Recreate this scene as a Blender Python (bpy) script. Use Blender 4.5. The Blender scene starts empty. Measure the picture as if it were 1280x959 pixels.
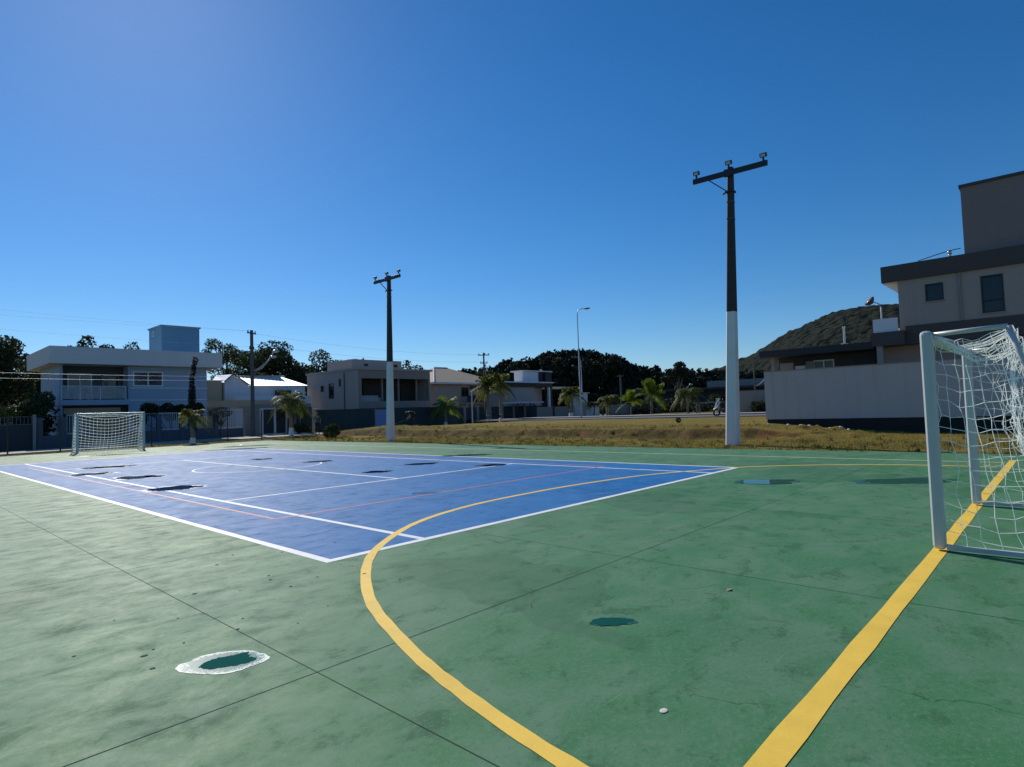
import bpy, bmesh, math, random
import numpy as np
from mathutils import Vector, Matrix, noise as mnoise

random.seed(7); rng = np.random.default_rng(7)
R = math.radians
scene = bpy.context.scene
COL = scene.collection

# ------------------------------------------------------------------ materials
def new_mat(name):
    m = bpy.data.materials.new(name); m.use_nodes = True
    nt = m.node_tree
    return m, nt, nt.nodes, nt.links, nt.nodes['Principled BSDF']

def ramp(N, stops):
    r = N.new('ShaderNodeValToRGB'); e = r.color_ramp.elements
    while len(e) < len(stops): e.new(0.5)
    for k, (p, c) in enumerate(stops):
        e[k].position = p; e[k].color = (*c, 1) if len(c) == 3 else c
    return r

def mix(N, L, a, b, f, mode='MIX'):
    n = N.new('ShaderNodeMix'); n.data_type = 'RGBA'; n.blend_type = mode
    for sock, v in ((n.inputs[6], a), (n.inputs[7], b), (n.inputs[0], f)):
        if hasattr(v, 'links') or hasattr(v, 'is_linked'): L.new(v, sock)
        elif isinstance(v, (int, float)): sock.default_value = v
        else: sock.default_value = (*v, 1)
    return n.outputs[2]

def noise(N, L, scale, detail=4, rough=.55, vec=None, dist=0):
    n = N.new('ShaderNodeTexNoise'); n.inputs['Scale'].default_value = scale
    n.inputs['Detail'].default_value = detail; n.inputs['Roughness'].default_value = rough
    n.inputs['Distortion'].default_value = dist
    if vec is not None: L.new(vec, n.inputs['Vector'])
    return n.outputs['Fac']

def math_(N, L, op, a, b=None, clamp=False):
    n = N.new('ShaderNodeMath'); n.operation = op; n.use_clamp = clamp
    for s, v in ((n.inputs[0], a), (n.inputs[1], b)):
        if v is None: continue
        if isinstance(v, (int, float)): s.default_value = v
        else: L.new(v, s)
    return n.outputs[0]

def mrange(N, L, v, a, b, c=0., d=1.):
    n = N.new('ShaderNodeMapRange'); L.new(v, n.inputs[0])
    for i, x in zip((1, 2, 3, 4), (a, b, c, d)): n.inputs[i].default_value = x
    return n.outputs[0]

def pos(N):
    return N.new('ShaderNodeNewGeometry').outputs['Position']

def bump(N, L, B, h, strength=.3, distance=.01):
    b = N.new('ShaderNodeBump'); b.inputs['Strength'].default_value = strength
    b.inputs['Distance'].default_value = distance
    L.new(h, b.inputs['Height']); L.new(b.outputs[0], B.inputs['Normal'])

def plain(name, col, rough=.6, var=.12, scale=1.5, metal=0, spec=.5, bmp=0, streak=0):
    """painted / rendered surface: colour with slow blotches, fine grain and optional rain streaks"""
    m, nt, N, L, B = new_mat(name)
    p = pos(N)
    n1 = noise(N, L, scale, 5, .6, p); n2 = noise(N, L, scale*14, 3, .6, p)
    c = mix(N, L, [x*(1-var) for x in col], [min(1, x*(1+var)) for x in col], n1)
    c = mix(N, L, c, [x*(1-var*1.5) for x in col], mrange(N, L, n2, .5, .8, 0, .6))
    if streak:
        mp = N.new('ShaderNodeMapping'); mp.inputs['Scale'].default_value = (3, 3, .15); L.new(p, mp.inputs[0])
        s = noise(N, L, 1.5, 4, .6, mp.outputs[0])
        c = mix(N, L, c, [x*.55 for x in col], mrange(N, L, s, .55, .8, 0, streak))
    L.new(c, B.inputs['Base Color'])
    B.inputs['Roughness'].default_value = rough; B.inputs['Metallic'].default_value = metal
    B.inputs['Specular IOR Level'].default_value = spec
    if bmp: bump(N, L, B, n2, bmp, .02)
    return m

def court_paint(name, base, worn, dark, rough=(.60, .70), sp=(.17, .08)):
    m, nt, N, L, B = new_mat(name)
    p = pos(N)
    mp = N.new('ShaderNodeMapping'); mp.inputs['Rotation'].default_value = (0, 0, R(-43)); mp.inputs['Scale'].default_value = (.8, 1.15, 1); L.new(p, mp.inputs[0])
    big = noise(N, L, .5, 8, .62, p, .6)
    med = noise(N, L, 1.7, 10, .7, mp.outputs[0], .5)
    smear = noise(N, L, 3.2, 12, .74, mp.outputs[0], .35)
    grit = noise(N, L, 34, 7, .8, p)
    fine = noise(N, L, 160, 3, .7, p)
    c = mix(N, L, base, worn, mrange(N, L, med, .42, .60, 0, .75))
    c = mix(N, L, c, dark, mrange(N, L, big, .5, .70, 0, .35))
    c = mix(N, L, c, dark, mrange(N, L, smear, .54, .61, 0, .72))
    c = mix(N, L, c, worn, mrange(N, L, grit, .53, .60, 0, .7))
    c = mix(N, L, c, dark, mrange(N, L, grit, .47, .33, 0, .7))
    c = mix(N, L, c, dark, mrange(N, L, fine, .54, .70, 0, .6))
    c = mix(N, L, c, [min(1, x*1.35+.01) for x in worn], mrange(N, L, fine, .44, .32, 0, .5))
    # each cast slab took the paint a little differently
    sx_ = N.new('ShaderNodeSeparateXYZ'); L.new(p, sx_.inputs[0]); cx_ = N.new('ShaderNodeCombineXYZ')
    L.new(math_(N, L, 'FLOOR', math_(N, L, 'DIVIDE', math_(N, L, 'ADD', sx_.outputs[0], 1.375), 3.225)), cx_.inputs[0])
    L.new(math_(N, L, 'FLOOR', math_(N, L, 'DIVIDE', math_(N, L, 'ADD', sx_.outputs[1], 2.26), 3.7)), cx_.inputs[1])
    wn = N.new('ShaderNodeTexWhiteNoise'); wn.noise_dimensions = '2D'; L.new(cx_.outputs[0], wn.inputs['Vector'])
    c = mix(N, L, c, worn, mrange(N, L, wn.outputs['Value'], 0, 1, 0, .28))
    vo = N.new('ShaderNodeTexVoronoi'); vo.feature = 'DISTANCE_TO_EDGE'; vo.inputs['Scale'].default_value = .9
    wv = N.new('ShaderNodeVectorMath'); wv.operation = 'ADD'; nn = N.new('ShaderNodeTexNoise'); nn.inputs['Scale'].default_value = 3; nn.inputs['Detail'].default_value = 6; L.new(p, nn.inputs['Vector'])
    sc3 = N.new('ShaderNodeVectorMath'); sc3.operation = 'SCALE'; sc3.inputs['Scale'].default_value = .35; L.new(nn.outputs['Color'], sc3.inputs[0]); L.new(p, wv.inputs[0]); L.new(sc3.outputs[0], wv.inputs[1]); L.new(wv.outputs[0], vo.inputs['Vector'])
    crack = math_(N, L, 'MULTIPLY', mrange(N, L, vo.outputs['Distance'], .005, .001), mrange(N, L, noise(N, L, .8, 3, .5, p), .56, .62))
    c = mix(N, L, c, [x*.45 for x in dark], math_(N, L, 'MULTIPLY', crack, .7))
    # tide marks of dried water: closed stains with a sharp border
    st = noise(N, L, .30, 4, .5, p, .3)
    c = mix(N, L, c, dark, math_(N, L, 'MULTIPLY', mrange(N, L, st, .59, .60), .30))
    # scuffs: thin pale scratches
    mp2 = N.new('ShaderNodeMapping'); mp2.inputs['Rotation'].default_value = (0, 0, R(25)); mp2.inputs['Scale'].default_value = (.35, 9, 1); L.new(p, mp2.inputs[0])
    sc = noise(N, L, 1.6, 3, .5, mp2.outputs[0])
    c = mix(N, L, c, [min(1, x*1.9+.05) for x in worn], mrange(N, L, sc, .735, .76, 0, .5))
    L.new(c, B.inputs['Base Color'])
    r = math_(N, L, 'ADD', mrange(N, L, med, .35, .7, rough[0], rough[1]), mrange(N, L, smear, .4, .7, -.03, .05))
    L.new(math_(N, L, 'ADD', r, mrange(N, L, grit, .3, .7, -.06, .06)), B.inputs['Roughness'])
    L.new(mrange(N, L, smear, .42, .66, *sp), B.inputs['Specular IOR Level'])
    h = math_(N, L, 'ADD', fine, math_(N, L, 'MULTIPLY', grit, .35))
    bump(N, L, B, h, .35, .0022)
    return m

M = {}
M['court_green'] = court_paint('court_green', (.046, .190, .066), (.125, .240, .145), (.024, .100, .040))
M['court_blue'] = court_paint('court_blue', (.006, .145, .40), (.035, .185, .43), (.003, .085, .24), (.60, .70), (.13, .07))
def line_paint(name, col, wear=.5, under=(.06, .17, .13)):
    m, nt, N, L, B = new_mat(name); p = pos(N)
    n = noise(N, L, 2.2, 8, .7, p); f = noise(N, L, 75, 4, .7, p); g = noise(N, L, 18, 7, .75, p)
    c = mix(N, L, col, [x*.86 for x in col], mrange(N, L, n, .4, .65))
    c = mix(N, L, c, [x*.62 for x in col], mrange(N, L, f, .55, .78, 0, wear*.8))
    c = mix(N, L, c, under, mrange(N, L, g, .685, .72, 0, .7))
    L.new(c, B.inputs['Base Color']); B.inputs['Roughness'].default_value = .6; B.inputs['Specular IOR Level'].default_value = .25
    bump(N, L, B, f, .3, .004)
    return m
M['white_line'] = line_paint('white_line', (.84, .85, .83))
M['yellow_line'] = line_paint('yellow_line', (.92, .61, .085))
M['pale_line'] = line_paint('pale_line', (.72, .72, .40))
M['orange_line'] = line_paint('orange_line', (.62, .17, .10), .8)
M['joint'] = plain('joint', (.012, .035, .025), .9)
# puddle water: thin, mirror smooth, wet paint below
def water(name, col):
    m, nt, N, L, B = new_mat(name); p = pos(N)
    n = noise(N, L, 5, 3, .5, p)
    L.new(mix(N, L, col, [x*.6 for x in col], n), B.inputs['Base Color'])
    B.inputs['Roughness'].default_value = .03; B.inputs['IOR'].default_value = 1.3; B.inputs['Specular IOR Level'].default_value = .10
    return m
M['water_green'] = water('water_green', (.010, .10, .052))
M['water_blue'] = water('water_blue', (.006, .018, .06))
M['damp_green'] = plain('damp_green', (.028, .115, .058), .35, .25, 9)
M['damp_blue'] = plain('damp_blue', (.004, .055, .22), .35, .25, 9)
def residue_glint():  # white speckle: dried residue, with glare sparkle put into the colour
    m, nt, N, L, B = new_mat('residue_glint'); tc = N.new('ShaderNodeTexCoord').outputs['Object']
    mp = N.new('ShaderNodeMapping'); mp.vector_type = 'TEXTURE'; mp.inputs['Rotation'].default_value = (0, 0, R(-40)); mp.inputs['Scale'].default_value = (.245, .165, 1); L.new(tc, mp.inputs[0])
    ln = N.new('ShaderNodeVectorMath'); ln.operation = 'LENGTH'; L.new(mp.outputs[0], ln.inputs[0])
    n = noise(N, L, 75, 4, .8, tc); n2 = noise(N, L, 14, 4, .6, tc)
    r = math_(N, L, 'ADD', ln.outputs['Value'], math_(N, L, 'MULTIPLY', math_(N, L, 'SUBTRACT', n2, .5), .7))
    th = mrange(N, L, r, .55, .95, .72, .50)
    k = math_(N, L, 'MAXIMUM', mrange(N, L, math_(N, L, 'SUBTRACT', n, th), -.015, .015), mrange(N, L, ln.outputs['Value'], .97, 1.0))
    L.new(mix(N, L, (.014, .115, .058), (.62, .70, .63), k), B.inputs['Base Color'])
    L.new(mrange(N, L, k, 0, 1, .25, .6), B.inputs['Roughness'])
    return m
M['residue_glint'] = residue_glint()
def ground_mat():
    m, nt, N, L, B = new_mat('dry_grass'); p = pos(N)
    g = N.new('ShaderNodeNewGeometry'); sx = N.new('ShaderNodeSeparateXYZ'); L.new(g.outputs['Normal'], sx.inputs[0])
    a = noise(N, L, .35, 5, .6, p); b = noise(N, L, 2.5, 6, .7, p, .5); f = noise(N, L, 22, 4, .7, p)
    c = mix(N, L, (.26, .185, .040), (.15, .135, .030), mrange(N, L, a, .35, .65))
    c = mix(N, L, c, (.30, .165, .045), mrange(N, L, b, .5, .75, 0, .8))
    c = mix(N, L, c, (.06, .065, .02), mrange(N, L, f, .5, .75, 0, .7))
    slope = mrange(N, L, sx.outputs[2], .988, .935)
    dirt_shade = mix(N, L, (.06, .052, .02), (.15, .085, .035), b)  # bare earth on slopes, with the scarp's shade put into its dark tone
    dirt_shade = mix(N, L, dirt_shade, (.30, .11, .045), mrange(N, L, noise(N, L, .5, 4, .6, p), .55, .68, 0, .9))
    dm = math_(N, L, 'MULTIPLY', slope, mrange(N, L, b, .3, .55))
    c = mix(N, L, c, dirt_shade, dm)
    L.new(c, B.inputs['Base Color']); B.inputs['Roughness'].default_value = .95
    B.inputs['Specular IOR Level'].default_value = .1
    bump(N, L, B, math_(N, L, 'ADD', f, b), .8, .06)
    return m
M['ground'] = ground_mat()
M['concrete'] = plain('concrete', (.36, .34, .31), .85, .18, 1.2, bmp=.3)
M['road'] = plain('road', (.11, .105, .10), .85, .2, 1.0, bmp=.3)
def foliage(name, col, col2, trans=.25, rough=.55):
    m, nt, N, L, B = new_mat(name)
    g = N.new('ShaderNodeNewGeometry')
    r = ramp(N, [(0, col), (.6, [(x+y)/2 for x, y in zip(col, col2)]), (1, col2)])
    L.new(g.outputs['Random Per Island'], r.inputs[0])
    L.new(r.outputs[0], B.inputs['Base Color']); B.inputs['Roughness'].default_value = rough
    B.inputs['Specular IOR Level'].default_value = .3
    if trans:
        t = N.new('ShaderNodeBsdfTranslucent'); hs = N.new('ShaderNodeHueSaturation')
        hs.inputs['Value'].default_value = 1.6; hs.inputs['Saturation'].default_value = 1.1; L.new(r.outputs[0], hs.inputs['Color']); L.new(hs.outputs[0], t.inputs[0])
        ms = N.new('ShaderNodeMixShader'); ms.inputs[0].default_value = trans
        L.new(B.outputs[0], ms.inputs[1]); L.new(t.outputs[0], ms.inputs[2])
        L.new(ms.outputs[0], nt.nodes['Material Output'].inputs[0])
    return m
M['leaf_dark'] = foliage('leaf_dark', (.012, .020, .009), (.060, .075, .028), .18, .8)
M['leaf_mid'] = foliage('leaf_mid', (.025, .045, .014), (.07, .09, .03), .25)
M['leaf_far'] = foliage('leaf_far', (.012, .020, .013), (.036, .044, .024), .05, .85)
M['palm_leaf'] = foliage('palm_leaf', (.04, .06, .013), (.14, .15, .035), .38, .6)
M['palm_fresh'] = foliage('palm_fresh', (.08, .13, .018), (.21, .26, .045), .42, .6)
M['cypress_leaf'] = foliage('cypress_leaf', (.010, .018, .009), (.03, .04, .018), .05)
M['dry_blade'] = foliage('dry_blade', (.13, .115, .028), (.33, .24, .07), .25, .7)
M['green_blade'] = foliage('green_blade', (.05, .07, .018), (.16, .15, .04), .25, .7)
M['bark'] = plain('bark', (.09, .07, .05), .9, .3, 4, bmp=.5)
M['palm_bark'] = plain('palm_bark', (.22, .19, .15), .9, .3, 5, bmp=.5)
M['white_trunk'] = plain('white_trunk', (.7, .7, .68), .8, .15, 4)
M['pole_white'] = plain('pole_white', (.82, .76, .72), .6, .12, 2.0, streak=.55, bmp=.2)
M['pole_dark'] = plain('pole_dark', (.045, .032, .028), .7, .35, 3.0, streak=.5, bmp=.2)
M['pole_grey'] = plain('pole_grey', (.12, .115, .11), .8, .2, 2.0, streak=.3)
M['galvanised'] = plain('galvanised', (.5, .52, .54), .45, .12, 6, metal=.4)
M['black_metal'] = plain('black_metal', (.02, .021, .024), .5, .2, 6)
M['lens'] = plain('lens', (.55, .56, .55), .2, .05, 6)
M['goal_paint'] = plain('goal_paint', (.55, .56, .55), .35, .07, 7, bmp=.05)
M['net_cord'] = foliage('net_cord', (.80, .82, .80), (.84, .85, .83), .4, .8)
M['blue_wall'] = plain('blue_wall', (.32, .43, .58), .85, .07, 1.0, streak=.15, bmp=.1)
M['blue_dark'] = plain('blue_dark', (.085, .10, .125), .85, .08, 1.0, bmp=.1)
M['fascia'] = plain('fascia', (.70, .69, .69), .8, .06, .9, streak=.2)
M['tank_blue'] = plain('tank_blue', (.15, .33, .48), .8, .06, 1.0, streak=.2)
M['white_wall'] = plain('white_wall', (.74, .75, .77), .85, .06, 1.0, streak=.2)
M['white_trim'] = plain('white_trim', (.75, .76, .77), .6, .05, 3)
M['beige_wall'] = plain('beige_wall', (.52, .40, .28), .85, .08, 1.0, streak=.25)
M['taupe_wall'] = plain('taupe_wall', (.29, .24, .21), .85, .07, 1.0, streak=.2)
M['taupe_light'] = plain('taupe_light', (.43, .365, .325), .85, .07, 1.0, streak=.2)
M['cream_wall'] = plain('cream_wall', (.47, .375, .30), .85, .07, 1.0, streak=.2)
M['stone_grey'] = plain('stone_grey', (.28, .26, .245), .85, .12, 2.0, bmp=.2)
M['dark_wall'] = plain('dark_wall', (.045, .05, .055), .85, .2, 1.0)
M['green_dark_wall'] = plain('green_dark_wall', (.03, .048, .05), .85, .2, 1.0)
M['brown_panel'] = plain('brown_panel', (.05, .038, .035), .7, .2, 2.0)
M['dark_trim'] = plain('dark_trim', (.075, .064, .06), .75, .12, 1.0, streak=.2)
M['black_roof'] = plain('black_roof', (.022, .023, .026), .6, .2, 1.0)
M['house_grey'] = plain('house_grey', (.37, .32, .285), .88, .09, .8, streak=.35, bmp=.12)
M['block_grey'] = plain('block_grey', (.24, .20, .19), .88, .07, .8, streak=.15, bmp=.12)
M['yard_wall'] = plain('yard_wall', (.52, .46, .435), .9, .09, .8, streak=.4, bmp=.2)
M['plinth'] = plain('plinth', (.022, .02, .02), .9, .25, 1.5, bmp=.3)
M['roof_metal'] = plain('roof_metal', (.85, .85, .84), .42, .08, 2.0, metal=.7)
M['white_rail'] = plain('white_rail', (.62, .65, .68), .5, .08, 6)
M['dim_rail'] = plain('dim_rail', (.16, .2, .25), .5, .15, 6)
M['gate_blue'] = plain('gate_blue', (.22, .29, .52), .6, .06, 2.0)
M['skin'] = plain('skin', (.32, .19, .13), .6, .08, 8)
M['hair'] = plain('hair', (.02, .015, .012), .6, .2, 20)
M['teal_cloth'] = plain('teal_cloth', (.025, .13, .14), .9, .15, 8)
M['dark_cloth'] = plain('dark_cloth', (.02, .022, .03), .9, .2, 8)
M['grey_cloth'] = plain('grey_cloth', (.12, .11, .12), .9, .2, 8)
M['tyre'] = plain('tyre', (.018, .018, .018), .85, .2, 8)
M['moto_black'] = plain('moto_black', (.02, .02, .024), .25, .2, 6)
M['moto_white'] = plain('moto_white', (.72, .74, .8), .25, .06, 6)
M['moto_blue'] = plain('moto_blue', (.10, .12, .42), .3, .1, 6)
M['chrome'] = plain('chrome', (.6, .6, .6), .2, .05, 6, metal=1)
M['wire'] = plain('wire', (.03, .03, .032), .6)
M['cable_grey'] = plain('cable_grey', (.42, .45, .5), .5)
M['leaf_brown'] = plain('leaf_brown', (.45, .33, .24), .8, .2, 30)
M['pebble'] = plain('pebble', (.62, .60, .54), .8, .15, 30)
M['speck'] = plain('speck', (.03, .02, .012), .9, .4, 30)
def glass(name, col, rough=.05):
    m, nt, N, L, B = new_mat(name); p = pos(N)
    n = noise(N, L, .8, 3, .5, p)
    L.new(mix(N, L, col, [x*1.8+.004 for x in col], n), B.inputs['Base Color'])
    B.inputs['Roughness'].default_value = rough
    bump(N, L, B, n, .05, .05)
    return m
M['glass_dark'] = glass('glass_dark', (.010, .012, .016))
M['glass_blue'] = glass('glass_blue', (.03, .05, .08), .1)
M['curtain'] = plain('curtain', (.42, .42, .42), .9, .1, 4)
def rail_glass():
    m, nt, N, L, B = new_mat('rail_glass'); p = pos(N)
    n = noise(N, L, 2, 3, .5, p)
    L.new(mix(N, L, (.3, .4, .48), (.45, .55, .62), n), B.inputs['Base Color'])
    B.inputs['Roughness'].default_value = .08; B.inputs['Alpha'].default_value = .35
    return m
M['rail_glass'] = rail_glass()
def tile_mat():
    m, nt, N, L, B = new_mat('roof_tile'); p = pos(N)
    mp = N.new('ShaderNodeMapping'); L.new(p, mp.inputs[0])
    w = N.new('ShaderNodeTexWave'); w.bands_direction = 'Z'; w.inputs['Scale'].default_value = 2.2; w.inputs['Distortion'].default_value = .6; w.inputs['Detail'].default_value = 2
    L.new(mp.outputs[0], w.inputs[0])
    n = noise(N, L, 3, 5, .6, p)
    c = mix(N, L, (.40, .32, .22), (.27, .22, .16), n)
    c = mix(N, L, c, (.16, .13, .10), mrange(N, L, w.outputs['Fac'], .7, 1, 0, .6))
    L.new(c, B.inputs['Base Color']); B.inputs['Roughness'].default_value = .8
    bump(N, L, B, w.outputs['Fac'], .5, .05)
    return m
M['roof_tile'] = tile_mat()
def hill_mat():
    m, nt, N, L, B = new_mat('hill_forest'); p = pos(N)
    v = N.new('ShaderNodeTexVoronoi'); v.inputs['Scale'].default_value = .16; L.new(p, v.inputs['Vector'])
    a = noise(N, L, .02, 5, .6, p); b = noise(N, L, .3, 4, .6, p)
    c = mix(N, L, (.014, .020, .016), (.028, .034, .026), mrange(N, L, a, .35, .65))
    c = mix(N, L, c, (.012, .02, .012), mrange(N, L, b, .45, .7, 0, .8))
    L.new(c, B.inputs['Base Color']); B.inputs['Roughness'].default_value = .95; B.inputs['Specular IOR Level'].default_value = .05
    bump(N, L, B, math_(N, L, 'SUBTRACT', b, v.outputs['Distance']), 1, 3)
    return m
M['hill'] = hill_mat()

# ------------------------------------------------------------------ mesh helpers
class MB:
    def __init__(s): s.v = []; s.f = []
    def add(s, vs, fs):
        o = len(s.v); s.v += [tuple(v) for v in vs]; s.f += [tuple(i+o for i in f) for f in fs]; return s
    def box(s, x0, x1, y0, y1, z0, z1):
        if x0 > x1: x0, x1 = x1, x0
        if y0 > y1: y0, y1 = y1, y0
        if z0 > z1: z0, z1 = z1, z0
        return s.add([(x0,y0,z0),(x1,y0,z0),(x1,y1,z0),(x0,y1,z0),(x0,y0,z1),(x1,y0,z1),(x1,y1,z1),(x0,y1,z1)],
              [(0,3,2,1),(4,5,6,7),(0,1,5,4),(1,2,6,5),(2,3,7,6),(3,0,4,7)])
    def prism(s, pts, z0, z1):            # vertical prism over a ccw polygon
        n = len(pts)
        return s.add([(x,y,z0) for x,y in pts]+[(x,y,z1) for x,y in pts],
              [tuple(range(n-1,-1,-1)), tuple(range(n,2*n))]+[(i,(i+1)%n,n+(i+1)%n,n+i) for i in range(n)])
    def tube(s, pts, rs, n=6, cap=True):
        pts = [Vector(p) for p in pts]
        if isinstance(rs, (int, float)): rs = [rs]*len(pts)
        rings = []
        for i, p in enumerate(pts):
            t = (pts[min(i+1, len(pts)-1)]-pts[max(i-1, 0)]).normalized()
            a = t.cross(Vector((0,0,1)));
            if a.length < .05: a = t.cross(Vector((0,1,0)))
            a.normalize(); b = t.cross(a)
            rings.append([p+(a*math.cos(2*math.pi*k/n)+b*math.sin(2*math.pi*k/n))*rs[i] for k in range(n)])
        o = [v for r in rings for v in r]; f = []
        for i in range(len(pts)-1):
            for k in range(n):
                f.append((i*n+k, i*n+(k+1)%n, (i+1)*n+(k+1)%n, (i+1)*n+k))
        if cap: f.append(tuple(range(n-1,-1,-1))); f.append(tuple((len(pts)-1)*n+k for k in range(n)))
        return s.add(o, f)
    def bar(s, p0, p1, w, h=None):        # square bar between two points
        h = h or w
        p0, p1 = Vector(p0), Vector(p1); t = (p1-p0).normalized()
        a = t.cross(Vector((0,0,1)))
        if a.length < .05: a = t.cross(Vector((0,1,0)))
        a.normalize(); b = a.cross(t)
        vs = [p+a*sa*w/2+b*sb*h/2 for p in (p0,p1) for sa,sb in ((-1,-1),(1,-1),(1,1),(-1,1))]
        return s.add(vs, [(3,2,1,0),(4,5,6,7),(0,1,5,4),(1,2,6,5),(2,3,7,6),(3,0,4,7)])
    def sphere(s, c, r, n=10, m=6, sc=(1,1,1)):
        c = Vector(c); vs = [c+Vector((0,0,-r*sc[2]))]
        for j in range(1, m):
            th = -math.pi/2+math.pi*j/m
            for k in range(n):
                ph = 2*math.pi*k/n
                vs.append(c+Vector((r*math.cos(th)*math.cos(ph)*sc[0], r*math.cos(th)*math.sin(ph)*sc[1], r*math.sin(th)*sc[2])))
        vs.append(c+Vector((0,0,r*sc[2]))); f = []
        for k in range(n): f.append((0, 1+(k+1)%n, 1+k))
        for j in range(m-2):
            for k in range(n):
                a = 1+j*n; f.append((a+k, a+(k+1)%n, a+n+(k+1)%n, a+n+k))
        a = 1+(m-2)*n
        for k in range(n): f.append((a+k, a+(k+1)%n, len(vs)-1))
        return s.add(vs, f)
    def wall(s, axis, p, t, a0, a1, z0, z1, holes=()):
        """slab wall with real openings. axis 'y': plane y=p, runs in x, goes back to p+t; axis 'x': plane x=p, runs in y."""
        A = sorted({a0, a1, *[h[0] for h in holes], *[h[1] for h in holes]}); A = [a for a in A if a0 <= a <= a1]
        Z = sorted({z0, z1, *[h[2] for h in holes], *[h[3] for h in holes]}); Z = [z for z in Z if z0 <= z <= z1]
        pt = (lambda a, d, z: (a, p+d*t, z)) if axis == 'y' else (lambda a, d, z: (p+d*t, a, z))
        for i in range(len(A)-1):
            for j in range(len(Z)-1):
                ca, cz = (A[i]+A[i+1])/2, (Z[j]+Z[j+1])/2
                if any(h[0] < ca < h[1] and h[2] < cz < h[3] for h in holes): continue
                for d in (0, 1): s.add([pt(A[i],d,Z[j]),pt(A[i+1],d,Z[j]),pt(A[i+1],d,Z[j+1]),pt(A[i],d,Z[j+1])], [(0,1,2,3)])
        for (b0, b1, c0, c1) in [(a0,a1,z0,z1), *holes]:
            for q in ([(b0,c0),(b1,c0)],[(b1,c0),(b1,c1)],[(b1,c1),(b0,c1)],[(b0,c1),(b0,c0)]):
                s.add([pt(q[0][0],0,q[0][1]),pt(q[1][0],0,q[1][1]),pt(q[1][0],1,q[1][1]),pt(q[0][0],1,q[0][1])], [(0,1,2,3)])
        return s
    def frame(s, axis, p, d0, d1, a0, a1, z0, z1, w=.07, mull=()):
        """ring of four bars (+ mullions) lying between planes p+d0 and p+d1"""
        B = (lambda x0,x1,c0,c1: s.box(x0,x1,p+d0,p+d1,c0,c1)) if axis == 'y' else (lambda x0,x1,c0,c1: s.box(p+d0,p+d1,x0,x1,c0,c1))
        B(a0,a1,z0,z0+w); B(a0,a1,z1-w,z1); B(a0,a0+w,z0+w,z1-w); B(a1-w,a1,z0+w,z1-w)
        for m in mull: B(m-w/2, m+w/2, z0+w, z1-w)
        return s
    def build(s, name, mat, parent=None, origin=None, smooth=False, bevel=0):
        """links everything collected as ONE mesh object; verts are given in world space, origin = the thing's base"""
        me = bpy.data.meshes.new(name)
        if origin is None:
            origin = ROOTLOC.get(parent.name, (0,0,0)) if parent is not None else (0,0,0)
        vs = np.array(s.v, dtype=float) - np.array(origin)
        me.from_pydata(vs.tolist(), [], s.f); me.update()
        if smooth:
            for p in me.polygons: p.use_smooth = True
        if mat: me.materials.append(M[mat] if isinstance(mat, str) else mat)
        o = bpy.data.objects.new(name, me); COL.objects.link(o)
        if parent is not None: o.parent = parent; ROOTLOC[o.name] = tuple(origin)
        else: o.location = origin
        if bevel:
            b = o.modifiers.new('bevel', 'BEVEL'); b.width = bevel; b.segments = 3; b.limit_method = 'ANGLE'
        return o

ROOTLOC = {}
def tag(o, label, cat, group=None):
    o['label'] = label; o['category'] = cat
    if group: o['group'] = group
    return o
def thing(name, label, cat, loc, group=None):
    o = bpy.data.objects.new(name, None); COL.objects.link(o); o.location = loc; o.empty_display_size = .2
    ROOTLOC[o.name] = tuple(loc)
    return tag(o, label, cat, group)
def struct(o, kind='structure'):
    o['kind'] = kind; return o
def copy_tree(o, loc, rz=0., scale=1., label=None, tilt=None):
    kids = [c for c in bpy.data.objects if c.parent == o]
    c = o.copy(); COL.objects.link(c); c.location = loc; c.rotation_euler = (tilt[0] if tilt else 0, tilt[1] if tilt else 0, rz); c.scale = (scale,)*3
    if label: c['label'] = label
    for k in kids:
        subs = [g for g in bpy.data.objects if g.parent == k]
        d = k.copy(); COL.objects.link(d); d.parent = c
        for g in subs:
            e = g.copy(); COL.objects.link(e); e.parent = d
    return c
def fast_mesh(name, V, F, mat, parent=None, origin=(0,0,0), smooth=False):
    """V (n,3) array, F (m,k) array of equal-size faces"""
    me = bpy.data.meshes.new(name); V = np.asarray(V, dtype=np.float32)-np.array(origin, dtype=np.float32); F = np.asarray(F, dtype=np.int32)
    k = F.shape[1]
    me.vertices.add(len(V)); me.vertices.foreach_set('co', V.ravel())
    me.loops.add(F.size); me.loops.foreach_set('vertex_index', F.ravel())
    me.polygons.add(len(F)); me.polygons.foreach_set('loop_start', np.arange(0, F.size, k, dtype=np.int32))
    me.polygons.foreach_set('loop_total', np.full(len(F), k, dtype=np.int32))
    if smooth: me.polygons.foreach_set('use_smooth', np.ones(len(F), dtype=bool))
    me.update(calc_edges=True); me.validate()
    me.materials.append(M[mat] if isinstance(mat, str) else mat)
    o = bpy.data.objects.new(name, me); COL.objects.link(o)
    if parent is not None: o.parent = parent
    else: o.location = origin
    return o
def S(t):
    t = min(1, max(0, t)); return t*t*(3-2*t)

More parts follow.
